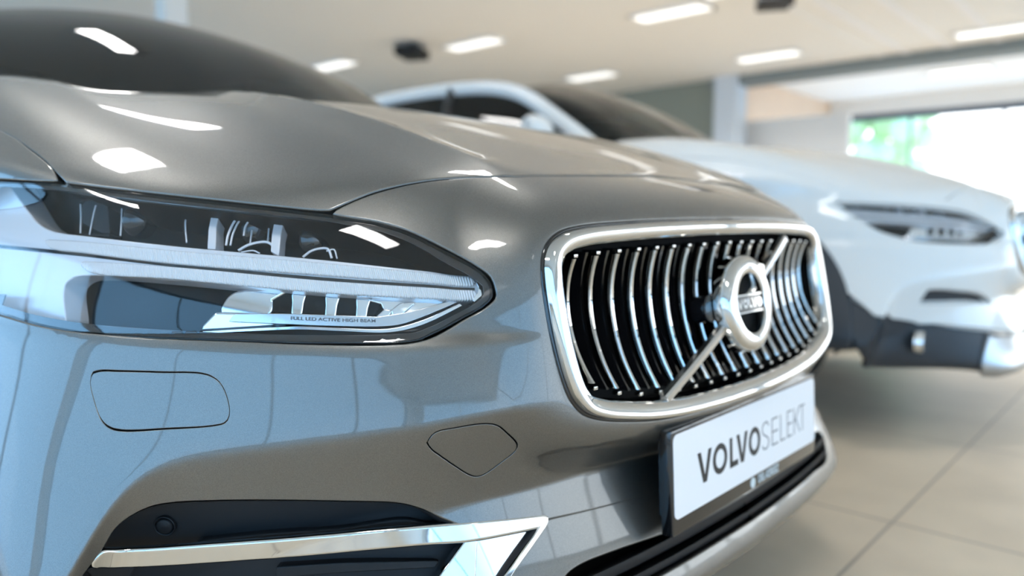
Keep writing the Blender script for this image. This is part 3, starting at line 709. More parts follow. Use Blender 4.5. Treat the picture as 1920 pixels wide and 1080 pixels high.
# ------------------------------------------------------------------ the grey car
def frame_sweep(mb, prof, inset0=0.0):
    base = G_half(0); t = np.roll(base, -1, 0)-np.roll(base, 1, 0); t /= np.linalg.norm(t, axis=1)[:, None]; inn = np.stack([-t[:, 1], t[:, 0]], 1)
    rows = []
    for u, v in prof:
        q = base+inn*u; rows.append([(x, yG(x, z)-v, z) for x, z in q])
    mb.loft(rows, closed_u=True); return mb
def build_grille(car):
    g = MB(); pr = G_half(.016); k = len(pr)
    # dark backing, slightly dished
    rows = []
    for s in (1.0, .75, .5, .25, .01): rows.append([(x*s, yG(x*s, .66+(z-.66)*s)+.075, .66+(z-.66)*s) for x, z in pr])
    g.loft(rows, closed_u=True)
    rows = [[(x, yG(x, z)+d, z) for x, z in pr] for d in (.004, .075)]
    g.loft(rows, closed_u=True)
    gr = g.build('grille', M_DEEP, car, smooth=True)
    f = MB(); frame_sweep(f, [(.0, -.035), (0.0005, -.004), (.0015, .0), (.0035, .0025), (.008, .003), (.018, .0005), (.0225, -.0035), (.0243, -.008), (.0247, -.03)])
    fo = f.build('grille_frame', M_CHROME, gr, smooth=True, label='chrome grille surround')
    fm = MB(); frame_sweep(fm, [(-.004, -.036), (-.003, -.012), (0.0, -.010), (0.001, -.036)])
    fm.build('grille_seal', M_GLOSS, gr, smooth=True)
    zb = lambda x: np.interp(abs(x), [0, .2, .3, .34, .38, .415], [.557, .560, .568, .575, .585, .601])
    zt = lambda x: np.interp(abs(x), [0, .2, .35, .41, .44], [.756, .754, .750, .746, .735])
    def slat_mesh(x):
        m = MB(); z0, z1 = zb(x), zt(x); hz = (z1-z0)/2; zm = (z0+z1)/2; rows = []
        for z in np.linspace(z0, z1, 26):
            q = (z-zm)/hz; y = yG(x, z)+.014+.024*(1-abs(q)**2.2)
            w = .0034
            rows.append([(x-w*.55, y+.016, z), (x-w, y+.003, z), (x-w*.6, y, z), (x+w*.6, y, z), (x+w, y+.003, z), (x+w*.55, y+.016, z)])
        m.loft(rows); n = len(rows)*6
        m.f.append((0, 1, 2, 3, 4, 5)); m.f.append(tuple(range(n-6, n))[::-1])
        # separate bright tip pads above and below the slat
        for z in (z0-.006, z1+.004):
            m.box((x-.004, yG(x, z)+.012, z-.0022), (x+.004, yG(x, z)+.022, z+.0022), bev=.0008)
        return m
    for k in range(-9, 10):
        x = k*.0432
        slat_mesh(x).build('slat', M_CHROME, gr, smooth=True, auto=.9)
        b = MB(); z0, z1 = zb(x)-.004, zt(x)+.004; rows = []
        for z in np.linspace(z0, z1, 14):
            q = (z-(z0+z1)/2)/((z1-z0)/2); y = yG(x, z)+.031+.024*(1-min(1, abs(q))**2.2)
            rows.append([(x-.0028, y, z), (x+.0028, y, z), (x+.0022, yG(x, z)+.074, z), (x-.0022, yG(x, z)+.074, z)])
        b.loft(rows, closed_u=True).build('slat_fin', M_GLOSS, gr, smooth=True, auto=.6)
    # diagonal bar
    d = MB(); a = Vector((-.258, 0, .548)); e = Vector((.235, 0, .762)); rows = []
    per = Vector((-(e-a).z, 0, (e-a).x)).normalized()
    for t in np.linspace(0, 1, 30):
        p = a.lerp(e, t); y = yG(p.x, p.z)+.004; w = .0075
        sec = [(-1, .012), (-1, .003), (-.55, 0), (.55, 0), (1, .003), (1, .012)]
        rows.append([(p.x+per.x*w*s, y+v, p.z+per.z*w*s) for s, v in sec])
    d.loft(rows); n = len(rows)*6; d.f.append(tuple(range(6))); d.f.append(tuple(range(n-6, n))[::-1])
    d.build('diagonal_bar', M_SATIN, gr, smooth=True, auto=.7)
    # round badge with arrow and name band
    cz = .662; cy = yG(0, cz)-.002
    R_ = Matrix.Translation((0, cy, cz)) @ Matrix.Rotation(math.radians(90-9), 4, 'X')     # local z -> forward
    def W(p): return (R_ @ Vector(p))[:]
    ring = MB(); prof = [(.048, -.02), (.048, .000), (.0495, .0065), (.053, .0085), (.070, .0085), (.0755, .006), (.0795, -.001), (.0800, -.02)]
    n = 72; rows = [[W((r*math.cos(2*math.pi*i/n), r*math.sin(2*math.pi*i/n), z)) for i in range(n)] for r, z in prof]
    ring.loft(rows, closed_u=True)
    bd = ring.build('emblem', M_CHROME, gr, smooth=True, auto=.75, label='chrome ring badge')
    ar = MB(); rt = Matrix.Rotation(math.radians(45), 4, 'Z')
    pl = [(-.008, .070), (.008, .070), (.008, .082), (.017, .079), (.019, .084), (0, .103), (-.019, .084), (-.017, .079), (-.008, .082)]
    pl = [((x*math.cos(-.95)-y*math.sin(-.95)), (x*math.sin(-.95)+y*math.cos(-.95))) for x, y in pl]
    ar.prism(pl, -.018, -.002, R_)
    ar.build('emblem_arrow', M_CHROME, bd, bevel=.0012)
    bk = MB(); bk.prism([(.053*math.cos(t), .053*math.sin(t)) for t in np.linspace(0, 2*math.pi, 48, endpoint=False)], -.02, -.012, R_)
    bk.build('emblem_backing', M_DEEP, bd)
    band = MB(); band.box((-.056, -.0125, -.012), (.056, .0125, .003), R_, bev=.0015)
    band.build('name_band', M_GLOSS, bd, smooth=False)
    rail = MB(); rail.box((-.056, -.0150, -.008), (.056, -.0125, .0045), R_); rail.box((-.056, .0125, -.008), (.056, .0150, .0045), R_)
    rail.build('name_band_edge', M_CHROME, bd)
    tx = letters([('V', -.046, -.027), ('O', -.026, -.009), ('L', -.006, .007), ('V', .007, .025), ('O', .027, .044)], .015, .0042, R_ @ Matrix.Translation((0, -.0075, .003)), .001)
    tx.build('badge_lettering', M_CHROME, bd)
    ca = MB(); ca.prism([(.018*math.cos(t)-.085, .022*math.sin(t)) for t in np.linspace(0, 2*math.pi, 24, endpoint=False)], -.05, -.022, R_)
    ca.build('badge_mount', M_GLOSS, bd, bevel=.002)
    return gr

def build_plate(car):
    T = Matrix.Translation((0, 0, .44)) @ Matrix.Rotation(math.radians(90-2.66), 4, 'X')
    h = .0602
    m = MB(); m.box((-.2645, -h-.0235, -.020), (.2645, h+.0065, -.0006), T, bev=.004)
    m.box((-.24, -h-.005, -.036), (.24, h-.01, -.018), T)
    ho = m.build('plate_holder', M_GLOSS, car, smooth=True, auto=.6)
    def rr(w, hh, r, n=6): return [(sx*(w-r)+r*math.cos(a), sy*(hh-r)+r*math.sin(a)) for sx, sy, b in ((1, 1, 0), (-1, 1, 90), (-1, -1, 180), (1, -1, 270)) for a in [math.radians(b+90*k/n) for k in range(n+1)]]
    pl = MB(); pl.prism(rr(.26, h, .010), -.002, .0004, T)
    p = pl.build('licence_plate', M_PLATE, ho, label='white dealer plate')
    # letter columns measured on the plate
    B = [('V', .0, 1), ]
    def X_(px, py=800):
        o = T @ Vector((0, 0, 0)); nrm = (T.to_3x3() @ Vector((0, 0, 1))); d = Vector(sight(px, py)); c = Vector(CAM)
        t = (o-c).dot(nrm)/d.dot(nrm); return (T.inverted() @ (c+d*t)).x
    bold = [('V', X_(1306), X_(1333)), ('O', X_(1335), X_(1362)), ('L', X_(1367), X_(1382.5)), ('V', X_(1380), X_(1401)), ('O', X_(1403), X_(1424.5))]
    thin = [('S', X_(1428), X_(1441)), ('E', X_(1446.5), X_(1458)), ('L', X_(1462.5), X_(1472)), ('E', X_(1475.5), X_(1484.5)), ('K', X_(1488), X_(1499.5)), ('T', X_(1499.5), X_(1508.5))]
    H = .047
    letters(bold, H, .0090, T @ Matrix.Translation((0, -H/2-.004, .0004)), .0003).build('plate_lettering', M_PRINT, ho)
    letters(thin, H, .0024, T @ Matrix.Translation((0, -H/2-.004, .0004)), .0003).build('plate_lettering', M_THIN, ho)
    V, F = font_mesh('DEL-KEREEZ', .019, .0003, .0002)
    V[:, 0] *= (.082/(V[:, 0].max()-V[:, 0].min())); V = V+[.052, -h-.0115, 0]
    d = MB(); d.add([(T @ Vector(v))[:] for v in V], F)
    d.prism([(-.009+.0085*math.cos(t), -h-.0115+.0085*math.sin(t)) for t in np.linspace(0, 6.283, 24, endpoint=False)], -.0005, .0002, T)
    d.build('dealer_lettering', M_DEALER, ho)
    return ho

def curve_panel(name, poly, off, mat, parents, r=.001, depth=.004, **k):
    uv = k.pop('uvs', False); lab = k.pop('label', None); dd = panel(poly, off=off, r=r, depth=depth, flange=k.pop('flange', 0), uvs=uv, **k)
    a, b = pair(name, dd, mat, parents)
    if lab: a['label'] = lab; b['label'] = lab
    return a, b
ribs(M_GLOW, (128, 0, 0), 1.0, .0016)
ribs(M_FAN, (0, 110, 0), 0.35, .0008)
def build_headlights(car):
    inner = lens_poly
    hs = [None, None]
    d = panel(offset(lens_poly, -.004), off=.075, r=.001, depth=.003, flange=0)
    # housing: back wall plus a skirt up to the lens
    lp = resample(offset(lens_poly, -.003), .008, True); rows = []
    for o in (.006, .03, .055, .077): rows.append(S(toAW(offset(lp, 0)), o)[0])
    k = len(d[0]); V = np.concatenate([d[0]]+rows); F = list(d[1]); n = len(lp); NN = [d[2]]
    for i, rw in enumerate(rows): NN.append(np.zeros_like(rw))
    for i in range(3):
        for j in range(n): F.append((k+i*n+j, k+i*n+(j+1) % n, k+(i+1)*n+(j+1) % n, k+(i+1)*n+j))
    me = mesh('headlight', V, F); a = link('headlight', me, M_HOUSE, car)
    V2, F2, _ = mirror((V, F, V)); b = link('headlight', mesh('headlight', V2, F2), M_HOUSE, car)
    hs = [a, b]
    curve_panel('lamp_lens', lens_poly, .002, M_LENS, hs, r=.002, depth=.003)
    # black border printed round the lens
    def ringpanel(name, outer, inner, off, mat): return pair(name, panel(outer, [inner], off=off, r=.0004, depth=.001, flange=0), mat, hs)
    border_in = curve([np.concatenate([[[10.1, 16.75], [9.6, 16.9]], P([(0, 350), (60, 352), (108, 355)], .004)]), P([(108, 355), (130, 357), (200, 365), (300, 375), (400, 387), (500, 399), (600, 411), (660, 421), (720, 434), (780, 458), (830, 487), (890, 521), (906, 535)], .004),
        P([(906, 535), (908, 552), (890, 570), (850, 592), (810, 612), (775, 624), (740, 627), (560, 628), (440, 625), (300, 618), (200, 611), (130, 603), (60, 590), (0, 572)], .004), np.array([[9.2, 14.0], [9.8, 13.9], [10.2, 14.2], [10.5, 14.8], [10.55, 15.5], [10.45, 16.2], [10.1, 16.75]])])
    ringpanel('lamp_border', offset(lens_poly, -.002), border_in, .006, M_GLOSS)
    # T-shaped light guide with its flared outer end
    T_poly = curve([np.concatenate([[[10.3, 16.4], [9.8, 16.75]], P([(-5, 346), (12, 348), (28, 366), (50, 396), (72, 422), (96, 435), (118, 440)], .026)]), P([(118, 440), (320, 463), (620, 491), (880, 520)], .026), P([(880, 520), (894, 530), (897, 547), (886, 563)], .026),
                    P([(886, 563), (620, 548), (320, 522), (165, 514), (140, 517), (122, 530), (117, 548), (122, 606)], .026), np.concatenate([P([(122, 606), (60, 598), (0, 582)], .026), [[9.5, 13.6], [10.1, 13.7], [10.5, 14.6], [10.55, 15.5], [10.3, 16.4]]])])
    curve_panel('light_guide', T_poly, .026, M_FAN, hs, r=.002, depth=.03, uvs=True)
    ub = curve([P([(84, 451), (160, 456), (320, 472), (620, 497), (880, 522)], .021), P([(880, 522), (888, 528), (884, 533)], .021), P([(884, 533), (620, 513), (320, 490), (160, 471), (92, 461), (84, 451)], .021)], .004)
    lb = curve([P([(150, 492), (320, 503), (620, 530), (888, 547)], .021), P([(888, 547), (892, 553), (884, 560)], .021), P([(884, 560), (620, 546), (320, 519), (165, 506), (150, 492)], .021)], .004)
    for q in (ub, lb): curve_panel('light_bar', q, .021, M_GLOW, hs, r=.0025, depth=.004, uvs=True)
    sl_ = curve([P([(-20, 457), (160, 475), (320, 494), (600, 520), (890, 540)], .0255), ('s', P([(890, 540), (890, 544)], .0255)), P([(890, 544), (600, 525), (320, 499.5), (160, 481), (-20, 463)], .0255), ('s', P([(-20, 463), (-20, 457)], .0255))], .004)
    curve_panel('slit', sl_, .0252, M_GLOSS, hs, r=.0003, depth=.001)
    ec = corners([(893, 529), (903, 534), (904, 553), (889, 566), (887, 562), (897, 549), (898, 538)], .02, .003)
    curve_panel('guide_end_clip', ec, .02, M_REFL, hs, r=.0008, depth=.006)
    # upper chamber
    for pts in ([(400, 391), (413, 389), (404, 425), (402.5, 466), (390, 465), (392, 430)], [(518, 403), (534, 401.5), (525, 440), (521.5, 478), (509, 470), (511, 440)]):
        curve_panel('vertical_blade', corners(pts, .034, .004), .034, M_FAN, hs, r=.0012, depth=.02)
    for pts in ([(150, 390), (160, 378), (200, 378), (205, 437), (190, 436), (155, 418)], [(150, 376.5), (290, 382), (292, 384), (150, 378.5)], [(150, 437), (205, 441), (205, 443), (150, 440)]):
        curve_panel('lamp_module', corners(pts, .055, .006), .055, M_BLACK, hs, r=.001, depth=.02)
    for pts in ([(151, 383), (152, 400), (151, 437)], [(180, 385), (176, 400), (168, 440)], [(356, 380), (348, 415), (350, 455)], [(229, 384), (228, 415), (226, 442)], [(475, 396), (473, 425), (469, 457)], [(505, 420), (503, 440), (502, 455)]):
        q = S(cat_rom(P(pts, .045), 8), .045)[0]
        m = MB(); m.tube(q, .0011, 8); a_ = m.build('module_edge', M_FAN, hs[0], smooth=True); m2 = MB(); m2.tube(q*[-1, 1, 1], .0011, 8); m2.build('module_edge', M_FAN, hs[1], smooth=True)
    for pts, rr in (([(424, 460), (428, 440), (440, 415), (455, 400), (470, 394)], .0016), ([(432, 460), (437, 438), (450, 413), (470, 398)], .0013), ([(457, 442), (460, 425), (470, 410)], .0013), ([(447, 470), (462, 461), (482, 455), (500, 454), (511, 460), (521, 477)], .0018), ([(568, 482), (583, 471), (600, 466), (615, 467), (622, 484)], .0016), ([(452, 473), (475, 470), (487, 475)], .001), ([(612, 471), (626, 468), (632, 485)], .001)):
        q = S(cat_rom(P(pts, .036), 8), .036)[0]
        for h_, mm in ((hs[0], 1), (hs[1], -1)):
            m = MB(); m.tube(q*[mm, 1, 1], rr, 8); m.build('projector_rim', M_FAN, h_, smooth=True)
    for (px, py), rad in (((488, 432), .026), ((590, 452), .022), ((265, 415), .024)):
        c = S(P([(px, py)], .06), .06)[0][0]
        for h_, mm in ((hs[0], 1), (hs[1], -1)):
            m = MB(); n = 28; rows = [[(mm*c[0]+rad*math.cos(p_)*math.cos(t), c[1]-.012*math.sin(p_), c[2]+rad*math.cos(p_)*math.sin(t)) for t in np.linspace(0, 2*math.pi, n, endpoint=False)] for p_ in np.linspace(-.1, 1.5, 8)]
            m.loft(rows, closed_u=True).build('projector', M_GLOSS, h_, smooth=True)
    # lower chamber: bright scoop, black LED box with three blades, end reflector, printed strip
    sc = pane_poly([(560-20, 541), (505, 546), (440, 552), (425, 566), (418, 585), (440, 596), (500, 590), (506, 560)], .040)
    curve_panel('reflector_scoop', sc, .040, M_REFL, hs, r=.004, depth=.01)
    sc2 = pane_poly([(405, 590), (460, 592), (500, 597), (525, 604), (440, 612), (380, 616)], .036)
    curve_panel('reflector_scoop', sc2, .036, M_REFL, hs, r=.004, depth=.01)
    bx = corners([(507, 543), (700, 560), (715, 566), (700, 590), (690, 593), (504, 583), (503, 565)], .042)
    curve_panel('led_box', bx, .042, M_DEEP, hs, r=.001, depth=.01)
    for x_ in (556, 619, 677):
        y_ = 545+(x_-507)*.085
        bl = corners([(x_-6, y_), (x_+14, y_+2), (x_+9, y_+18), (x_+6, y_+40), (x_-7, y_+40), (x_-5, y_+18)], .036, .003)
        curve_panel('led_blade', bl, .036, M_REFL, hs, r=.003, depth=.006)
    er = corners([(690, 561), (760, 562), (848, 564), (800, 582), (752, 600), (722, 602), (712, 592), (722, 580), (716, 568)], .036, .005)
    curve_panel('end_reflector', er, .036, M_REFL, hs, r=.002, depth=.01)
    for pts in ([(736, 582), (752, 570), (776, 568), (762, 580), (748, 592), (738, 593)], [(704, 598), (722, 582), (732, 583), (722, 602)]):
        curve_panel('reflector_facet', corners(pts, .031, .003), .031, M_REFL, hs, r=.002, depth=.006)
    strip = curve([P([(440, 590), (520, 589), (620, 592), (712, 595)], .030), P([(712, 595), (770, 585), (850, 563)], .030), ('s', P([(850, 563), (858, 566)], .030)), P([(858, 566), (790, 594), (752, 607), (712, 611), (620, 610), (520, 606), (430, 602)], .030), ('s', P([(430, 602), (440, 590)], .030))])
    sa, sb = curve_panel('lettered_strip', strip, .030, M_SATIN, hs, r=.001, depth=.006)
    V, F = font_mesh('FULL LED ACTIVE HIGH BEAM', 1.0, .004, 0.0)
    u = (V[:, 0]-V[:, 0].min())/(V[:, 0].max()-V[:, 0].min()); v = (V[:, 1]-V[:, 1].min())/(V[:, 1].max()-V[:, 1].min())
    g0 = P([(545, 599.5), (704, 604.5)], .0285, False); g1 = P([(545, 593), (704, 598.5)], .0285, False)
    aw = (g0[0]*(1-u)[:, None]+g0[1]*u[:, None])*(1-v)[:, None]+(g1[0]*(1-u)[:, None]+g1[1]*u[:, None])*v[:, None]
    pt = S(aw, .0285)[0]; m = MB(); m.add(pt, F); m.build('strip_lettering', M_THIN, hs[0])
    line = curve([P([(380, 622), (480, 616), (560, 613), (640, 616), (730, 617), (790, 602), (862, 570)], .022), ('s', P([(862, 570), (866, 573)], .022)), P([(866, 573), (795, 607), (735, 622), (640, 620), (560, 617), (480, 620), (380, 625)], .022), ('s', P([(380, 625), (380, 622)], .022))], .004)
    curve_panel('bright_line', line, .022, M_REFL, hs, r=.0006, depth=.002)
    return hs

def build_shared(car):
    """panels both cars have"""
    put('hood', both(panel(hood_poly, r=.0028, depth=.010)), M_PAINT, car)
    for o in pair('fender', panel(wing_poly, r=.0022), M_PAINT, [car, car]): pass
    hs = build_headlights(car)
    gr = build_grille(car)
    return hs, gr
# ------------------------------------------------------------------ cabin, wheels, underside (both cars)
def build_cabin(car):
    TGx = TG[:12]; cz = CZ[:12]
    half = [(-x, y+.055, z+.004) for (x, y), z in zip(TGx, cz)]
    base = half[::-1]+[(-p[0], p[1], p[2]) for p in half[1:]]
    base = resample(base, .06); n = len(base); u = np.linspace(-1, 1, n)
    top = np.stack([.575*u, 2.16+.07*u*u, 1.475-.075*u*u], 1)
    # cowl strip under the glass
    ed = resample([(-x, y-.012, z+.001) for (x, y), z in zip(TGx, cz)][::-1]+[(x, y-.012, z+.001) for (x, y), z in zip(TGx[1:], cz[1:])], .06)
    ed = ed[np.linspace(0, len(ed)-1, n).astype(int)]
    m = MB(); m.loft([ed-[0, 0, .012], (ed+base)/2-[0, 0, .022], base-[0, 0, .006]]); m.build('cowl', M_BLACK, car, smooth=True)
    rows = []
    for t in np.linspace(0, 1, 12):
        q = base*(1-t)+top*t; q[:, 2] += .045*math.sin(math.pi*t); q[:, 1] -= .01*math.sin(math.pi*t); rows.append(q)
    m = MB(); m.loft(rows); w = m.build('windshield', M_GLASS, car, smooth=True)
    fr = MB(); fr.tube([r[0] for r in rows], .006, 6); fr.tube([r[-1] for r in rows], .006, 6); fr.tube(base, .006, 6); fr.build('windshield_seal', M_DEEP, w, smooth=True)
    # roof skin
    rr = []
    for k, y in enumerate(np.linspace(0, 1, 14)):
        yy = 2.16+y*1.75; zc = 1.475+.03*math.sin(math.pi*min(1, y*1.2)*.9)-.12*max(0, y-.45)**1.5; wd = .575-.04*y
        rr.append([(wd*q, yy+.07*q*q*(1-y), zc-.075*q*q) for q in u])
    m = MB(); m.loft(rr); ro = m.build('roof', M_PAINT, car, smooth=True)
    m = MB(); m.loft([[(x_, y_, z_-.03) for x_, y_, z_ in r] for r in rr]); m.build('headliner', M_SEAT, car, smooth=True)
    # pillar and roof rail each side, side glass, mirror
    def rail(s):
        p = [(-.735, 1.60, 1.02), (-.70, 1.74, 1.115), (-.655, 1.93, 1.235), (-.612, 2.12, 1.345), (-.583, 2.32, 1.405), (-.573, 2.6, 1.43), (-.57, 3.0, 1.43), (-.56, 3.4, 1.40), (-.56, 3.8, 1.31), (-.60, 4.2, 1.13), (-.63, 4.4, 1.04)]
        return resample(cat_rom(np.array(p)*[s, 1, 1], 6), .05)
    for s in (1, -1):
        q = rail(s); m = MB(); rows = []
        for i, c in enumerate(q):
            t = q[min(i+1, len(q)-1)]-q[max(i-1, 0)]; t /= np.linalg.norm(t)
            o = np.array([-s, 0, 0.0]); o = o-t*(o@t); o /= np.linalg.norm(o); b = np.cross(t, o)
            if b[2] < 0: b = -b
            rows.append([c+o*(.030*math.cos(a))+b*(.042*math.sin(a)) for a in np.linspace(0, 2*math.pi, 12, endpoint=False)])
        m.loft(rows, closed_u=True); m.build('roof_rail', M_PAINT, car, smooth=True)
        bl = [np.array([np.interp(c[1], [1.5, 1.8, 4.4], [-.752, -.748, -.69])*s, c[1], np.interp(c[1], [1.5, 1.8, 2.6, 3.6, 4.4], [1.0, 1.004, 1.012, 1.03, 1.05])]) for c in q]
        m = MB(); rows = [[b*(1-t)+c*t+np.array([-s*.03*math.sin(math.pi*t), 0, 0]) for b, c in zip(bl, q)] for t in np.linspace(0, 1, 6)]
        m.loft(rows); g = m.build('side_window', M_SIDE, car, smooth=True)
        m = MB(); m.tube([b+np.array([-s*.004, 0, .0]) for b in bl], .013, 8); m.build('belt_moulding', M_SATIN, g, smooth=True)
        for y in (2.62, 3.55):
            m = MB(); k = int(np.argmin(abs(q[:, 1]-y))); m.tube([bl[k], q[k]], .035, 8); m.build('door_pillar', M_GLOSS, g, smooth=True)
        # door mirror
        m = MB(); c = np.array([-s*-.0, 0, 0]); rows = []
        for t in np.linspace(0, 1, 9):
            r = math.sin(math.pi*(.12+.76*t))**.6
            rows.append([(s*(-.79-.20*t), 1.87+.075*r*math.cos(a)*(1.0 if math.cos(a) < 0 else .45)-.02*t, 1.135+.066*r*math.sin(a)+.012*t) for a in np.linspace(0, 2*math.pi, 16, endpoint=False)])
        m.loft(rows, closed_u=True); k0 = len(m.v); m.f.append(tuple(range(16))); m.f.append(tuple(range(8*16, 9*16)))
        mi = m.build('door_mirror', M_PAINT, car, smooth=True, auto=1.0)
        m = MB(); m.box((s*-.80-.04, 1.84, .985), (s*-.80+.04, 1.90, 1.10), bev=.01); m.build('mirror_foot', M_BLACK, mi)
    # rear glass
    m = MB(); l = rail(1)[-14:]; r = rail(-1)[-14:]
    m.loft([[a*(1-t)+b*t+np.array([0, .12*math.sin(math.pi*t)*(k/13), .03*math.sin(math.pi*t)]) for t in np.linspace(0, 1, 10)] for k, (a, b) in enumerate(zip(l, r))]); m.build('rear_window', M_SIDE, car, smooth=True)
    # seats, dash, wheel
    m = MB(); m.box((-.70, 1.52, .80), (.70, 1.86, 1.02), bev=.05); m.build('dashboard', M_SEAT, car, smooth=True)
    m = MB(); m.box((-.72, 1.5, .25), (.72, 4.4, .42)); m.build('cabin_floor', M_DEEP, car)
    for s in (-1, 1):
        for y in (2.35, 3.25):
            m = MB(); m.box((s*.37-.25, y-.45, .45), (s*.37+.25, y+.1, .62), bev=.05)
            m.box((s*.37-.24, y+.02, .58), (s*.37+.24, y+.18, 1.12), Matrix.Translation((0, 0, 0)), bev=.06); m.box((s*.37-.13, y+.08, 1.13), (s*.37+.13, y+.18, 1.30), bev=.04)
            m.build('seat', M_SEAT, car, smooth=True)
    m = MB(); T = Matrix.Translation((.37, 1.93, .98)) @ Matrix.Rotation(math.radians(65), 4, 'X')
    m.tube([(T @ Vector((.18*math.cos(t), .18*math.sin(t), 0)))[:] for t in np.linspace(0, 2*math.pi, 32, endpoint=False)], .014, 8, closed=True)
    m.tube([(T @ Vector((-.17, 0, 0)))[:], (T @ Vector((.17, 0, 0)))[:]], .02, 8); m.build('steering_wheel', M_SEAT, car, smooth=True)
def build_wheels(car):
    for s in (-1, 1):
        for y in (WC[0], WC[0]+2.94):
            c = np.array([s*.815, y, .345]); n = 48
            prof = [(-.11, .235), (-.115, .30), (-.105, .332), (-.085, .342), (0, .345), (.085, .342), (.105, .332), (.115, .30), (.11, .235)]
            m = MB(); m.loft([[(c[0]+a, y+r*math.cos(t), .345+r*math.sin(t)) for t in np.linspace(0, 2*math.pi, n, endpoint=False)] for a, r in prof], closed_u=True)
            w = m.build('wheel', M_RUBBER, car, smooth=True)
            m = MB(); prof = [(s*.10, .24), (s*.095, .225), (s*.03, .215), (-s*.10, .22)]
            m.loft([[(c[0]+a, y+r*math.cos(t), .345+r*math.sin(t)) for t in np.linspace(0, 2*math.pi, n, endpoint=False)] for a, r in prof], closed_u=True)
            for k in range(5):
                for d in (-.13, .13):
                    a = 2*math.pi*k/5+d; m.tube([(c[0]+s*.085, y+.04*math.cos(a), .345+.04*math.sin(a)), (c[0]+s*.09, y+.228*math.cos(a+d*.35), .345+.228*math.sin(a+d*.35))], [.026, .016], 8)
            m.tube([(c[0]+s*.05, y, .345), (c[0]+s*.10, y, .345)], [.07, .06], 20); m.build('wheel_rim', M_ALLOY, w, smooth=True)
            m = MB(); m.loft([[(c[0]+a, y+.385*math.cos(t), .345+.385*math.sin(t)) for t in np.linspace(-.25, math.pi+.25, 24)] for a in (s*.04, -s*.28)]); m.build('wheel_liner', M_DEEP, car, smooth=True)
def build_rest(car):
    # body side behind the wing, with the rear arch cut out
    a0 = aw_y(1.506, .6)[0]; ra = arch(191, -11, 40, (WC[0]+2.94, .345, .372))
    zt = 22.35
    poly = curve([('s', np.array([[a0, .55], [a0, zt]])), ('s', np.array([[a0, zt], [12.6, NL-1.3], [13, NL-1.02]])), ('s', np.array([[13, NL-1.02], [AE, NL-1.02]])), ('s', np.array([[AE, NL-1.02], [AE, .4]])),
                  ('s', np.array([[AE, .4], [17, .4], ra[-1]])), ('s', ra[::-1]), ('s', np.array([ra[0], [a0, .55]]))], .02)
    for o in pair('body_side', panel(poly, r=.002, da=2, dw=2), M_PAINT, [car, car]): pass
    m = MB(); m.box((-.6, .9, .2), (.6, 4.5, .26)); m.box((-.60, .40, .26), (.60, 1.5, .70)); m.build('underbody', M_DEEP, car)  # plain dark boxes under the body, added to block light
car = thing('car', 'grey metallic car in sharp focus, with a chrome grille and white dealer plate', 'car')
build_shared(car)
def join(a, b):
    k = len(a[0]); return np.concatenate([a[0], b[0]]), list(a[1])+[tuple(i+k for i in f) for f in b[1]], np.concatenate([a[2], b[2]])
hl1 = offset(lid1, .0018)
bu = put('bumper', join(panel(bump_poly, [hl1, offset(lid2, .0028)], r=.0026, hole_r=.0009, depth=.018, flange=0), mirror(panel(bump_poly, [hl1], r=.0026, hole_r=.0009, depth=.018, flange=0))), M_PAINT, car)
put('tow_eye_lid', panel(lid2, r=.0008, depth=.006, flange=0), M_PAINT, bu)
pair('washer_lid', panel(lid1, r=.0008, depth=.006, flange=0), M_PAINT, [bu, bu])
M_GAP = pmat('gap_black', (.004, .004, .004), .8, spec=.1)
pair('washer_lid_gap', panel(offset(lid1, .006), off=.006, r=.0005, depth=.001, flange=0), M_GAP, [bu, bu])
put('tow_eye_gap', panel(offset(lid2, .006), off=.006, r=.0005, depth=.001, flange=0), M_GAP, bu)
put('lower_bumper', both(panel(low_poly, r=.0028, depth=.018, flange=0)), M_PAINT, car)
# fog lamp recess: black panel set back, its lip, sensor, bright strip and corner piece
fp = pair('fog_recess', panel(offset(pocket_poly, .006), off=.036, r=.001, depth=.004, flange=0), M_BLACK, [car, car])
def wall_ring(poly, o0, o1, shrink=.0, n=5):
    lp = resample(poly, .006, True); rows = []
    for t in np.linspace(0, 1, n):
        q = offset(lp, -shrink*math.sin(t*math.pi/2)); rows.append(S(toAW(q), o0+(o1-o0)*(1-math.cos(t*math.pi/2)) if shrink else o0+(o1-o0)*t)[0])
    m = MB(); m.loft(rows, closed_u=True); return m
m = wall_ring(offset(pocket_poly, -.0022), .0005, .036, .006)
a = m.build('recess_lip', M_BLACK, fp[0], smooth=True); m2 = MB(); m2.add(np.array(m.v)*[-1, 1, 1], m.f); m2.build('recess_lip', M_BLACK, fp[1], smooth=True)
ld = curve([P([(372, 1019), (420, 1013), (500, 1005), (640, 994), (760, 977), (800, 984), (868, 988)], .026), P([(868, 988), (640, 1008), (400, 1028), (366, 1031)], .026), ('s', P([(366, 1031), (372, 1019)], .026))])
curve_panel('recess_step', ld, .026, M_BLACK, fp, r=.003, depth=.008)
c0, n0 = S(P([(309, 986)], .033), .033); c0 = c0[0]; n0 = Vector(n0[0])
for k_, sgn in ((0, 1), (1, -1)):
    nn = Vector((n0.x*sgn, n0.y, n0.z)); R0 = Matrix.Translation(Vector((c0[0]*sgn, c0[1], c0[2]))) @ nn.to_track_quat('Z', 'Y').to_matrix().to_4x4()
    m = MB(); n = 32; m.loft([[(R0 @ Vector((r*math.cos(t), r*math.sin(t), z)))[:] for t in np.linspace(0, 2*math.pi, n, endpoint=False)] for r, z in ((.0130, -.006), (.0130, .0012), (.0122, .0018), (.0113, .0012), (.0112, -.002), (.0100, -.002), (.0098, .002), (.0088, .0030), (.0001, .0032))], closed_u=True)
    m.build('parking_sensor', M_BLACK, fp[k_], smooth=True, auto=.9)
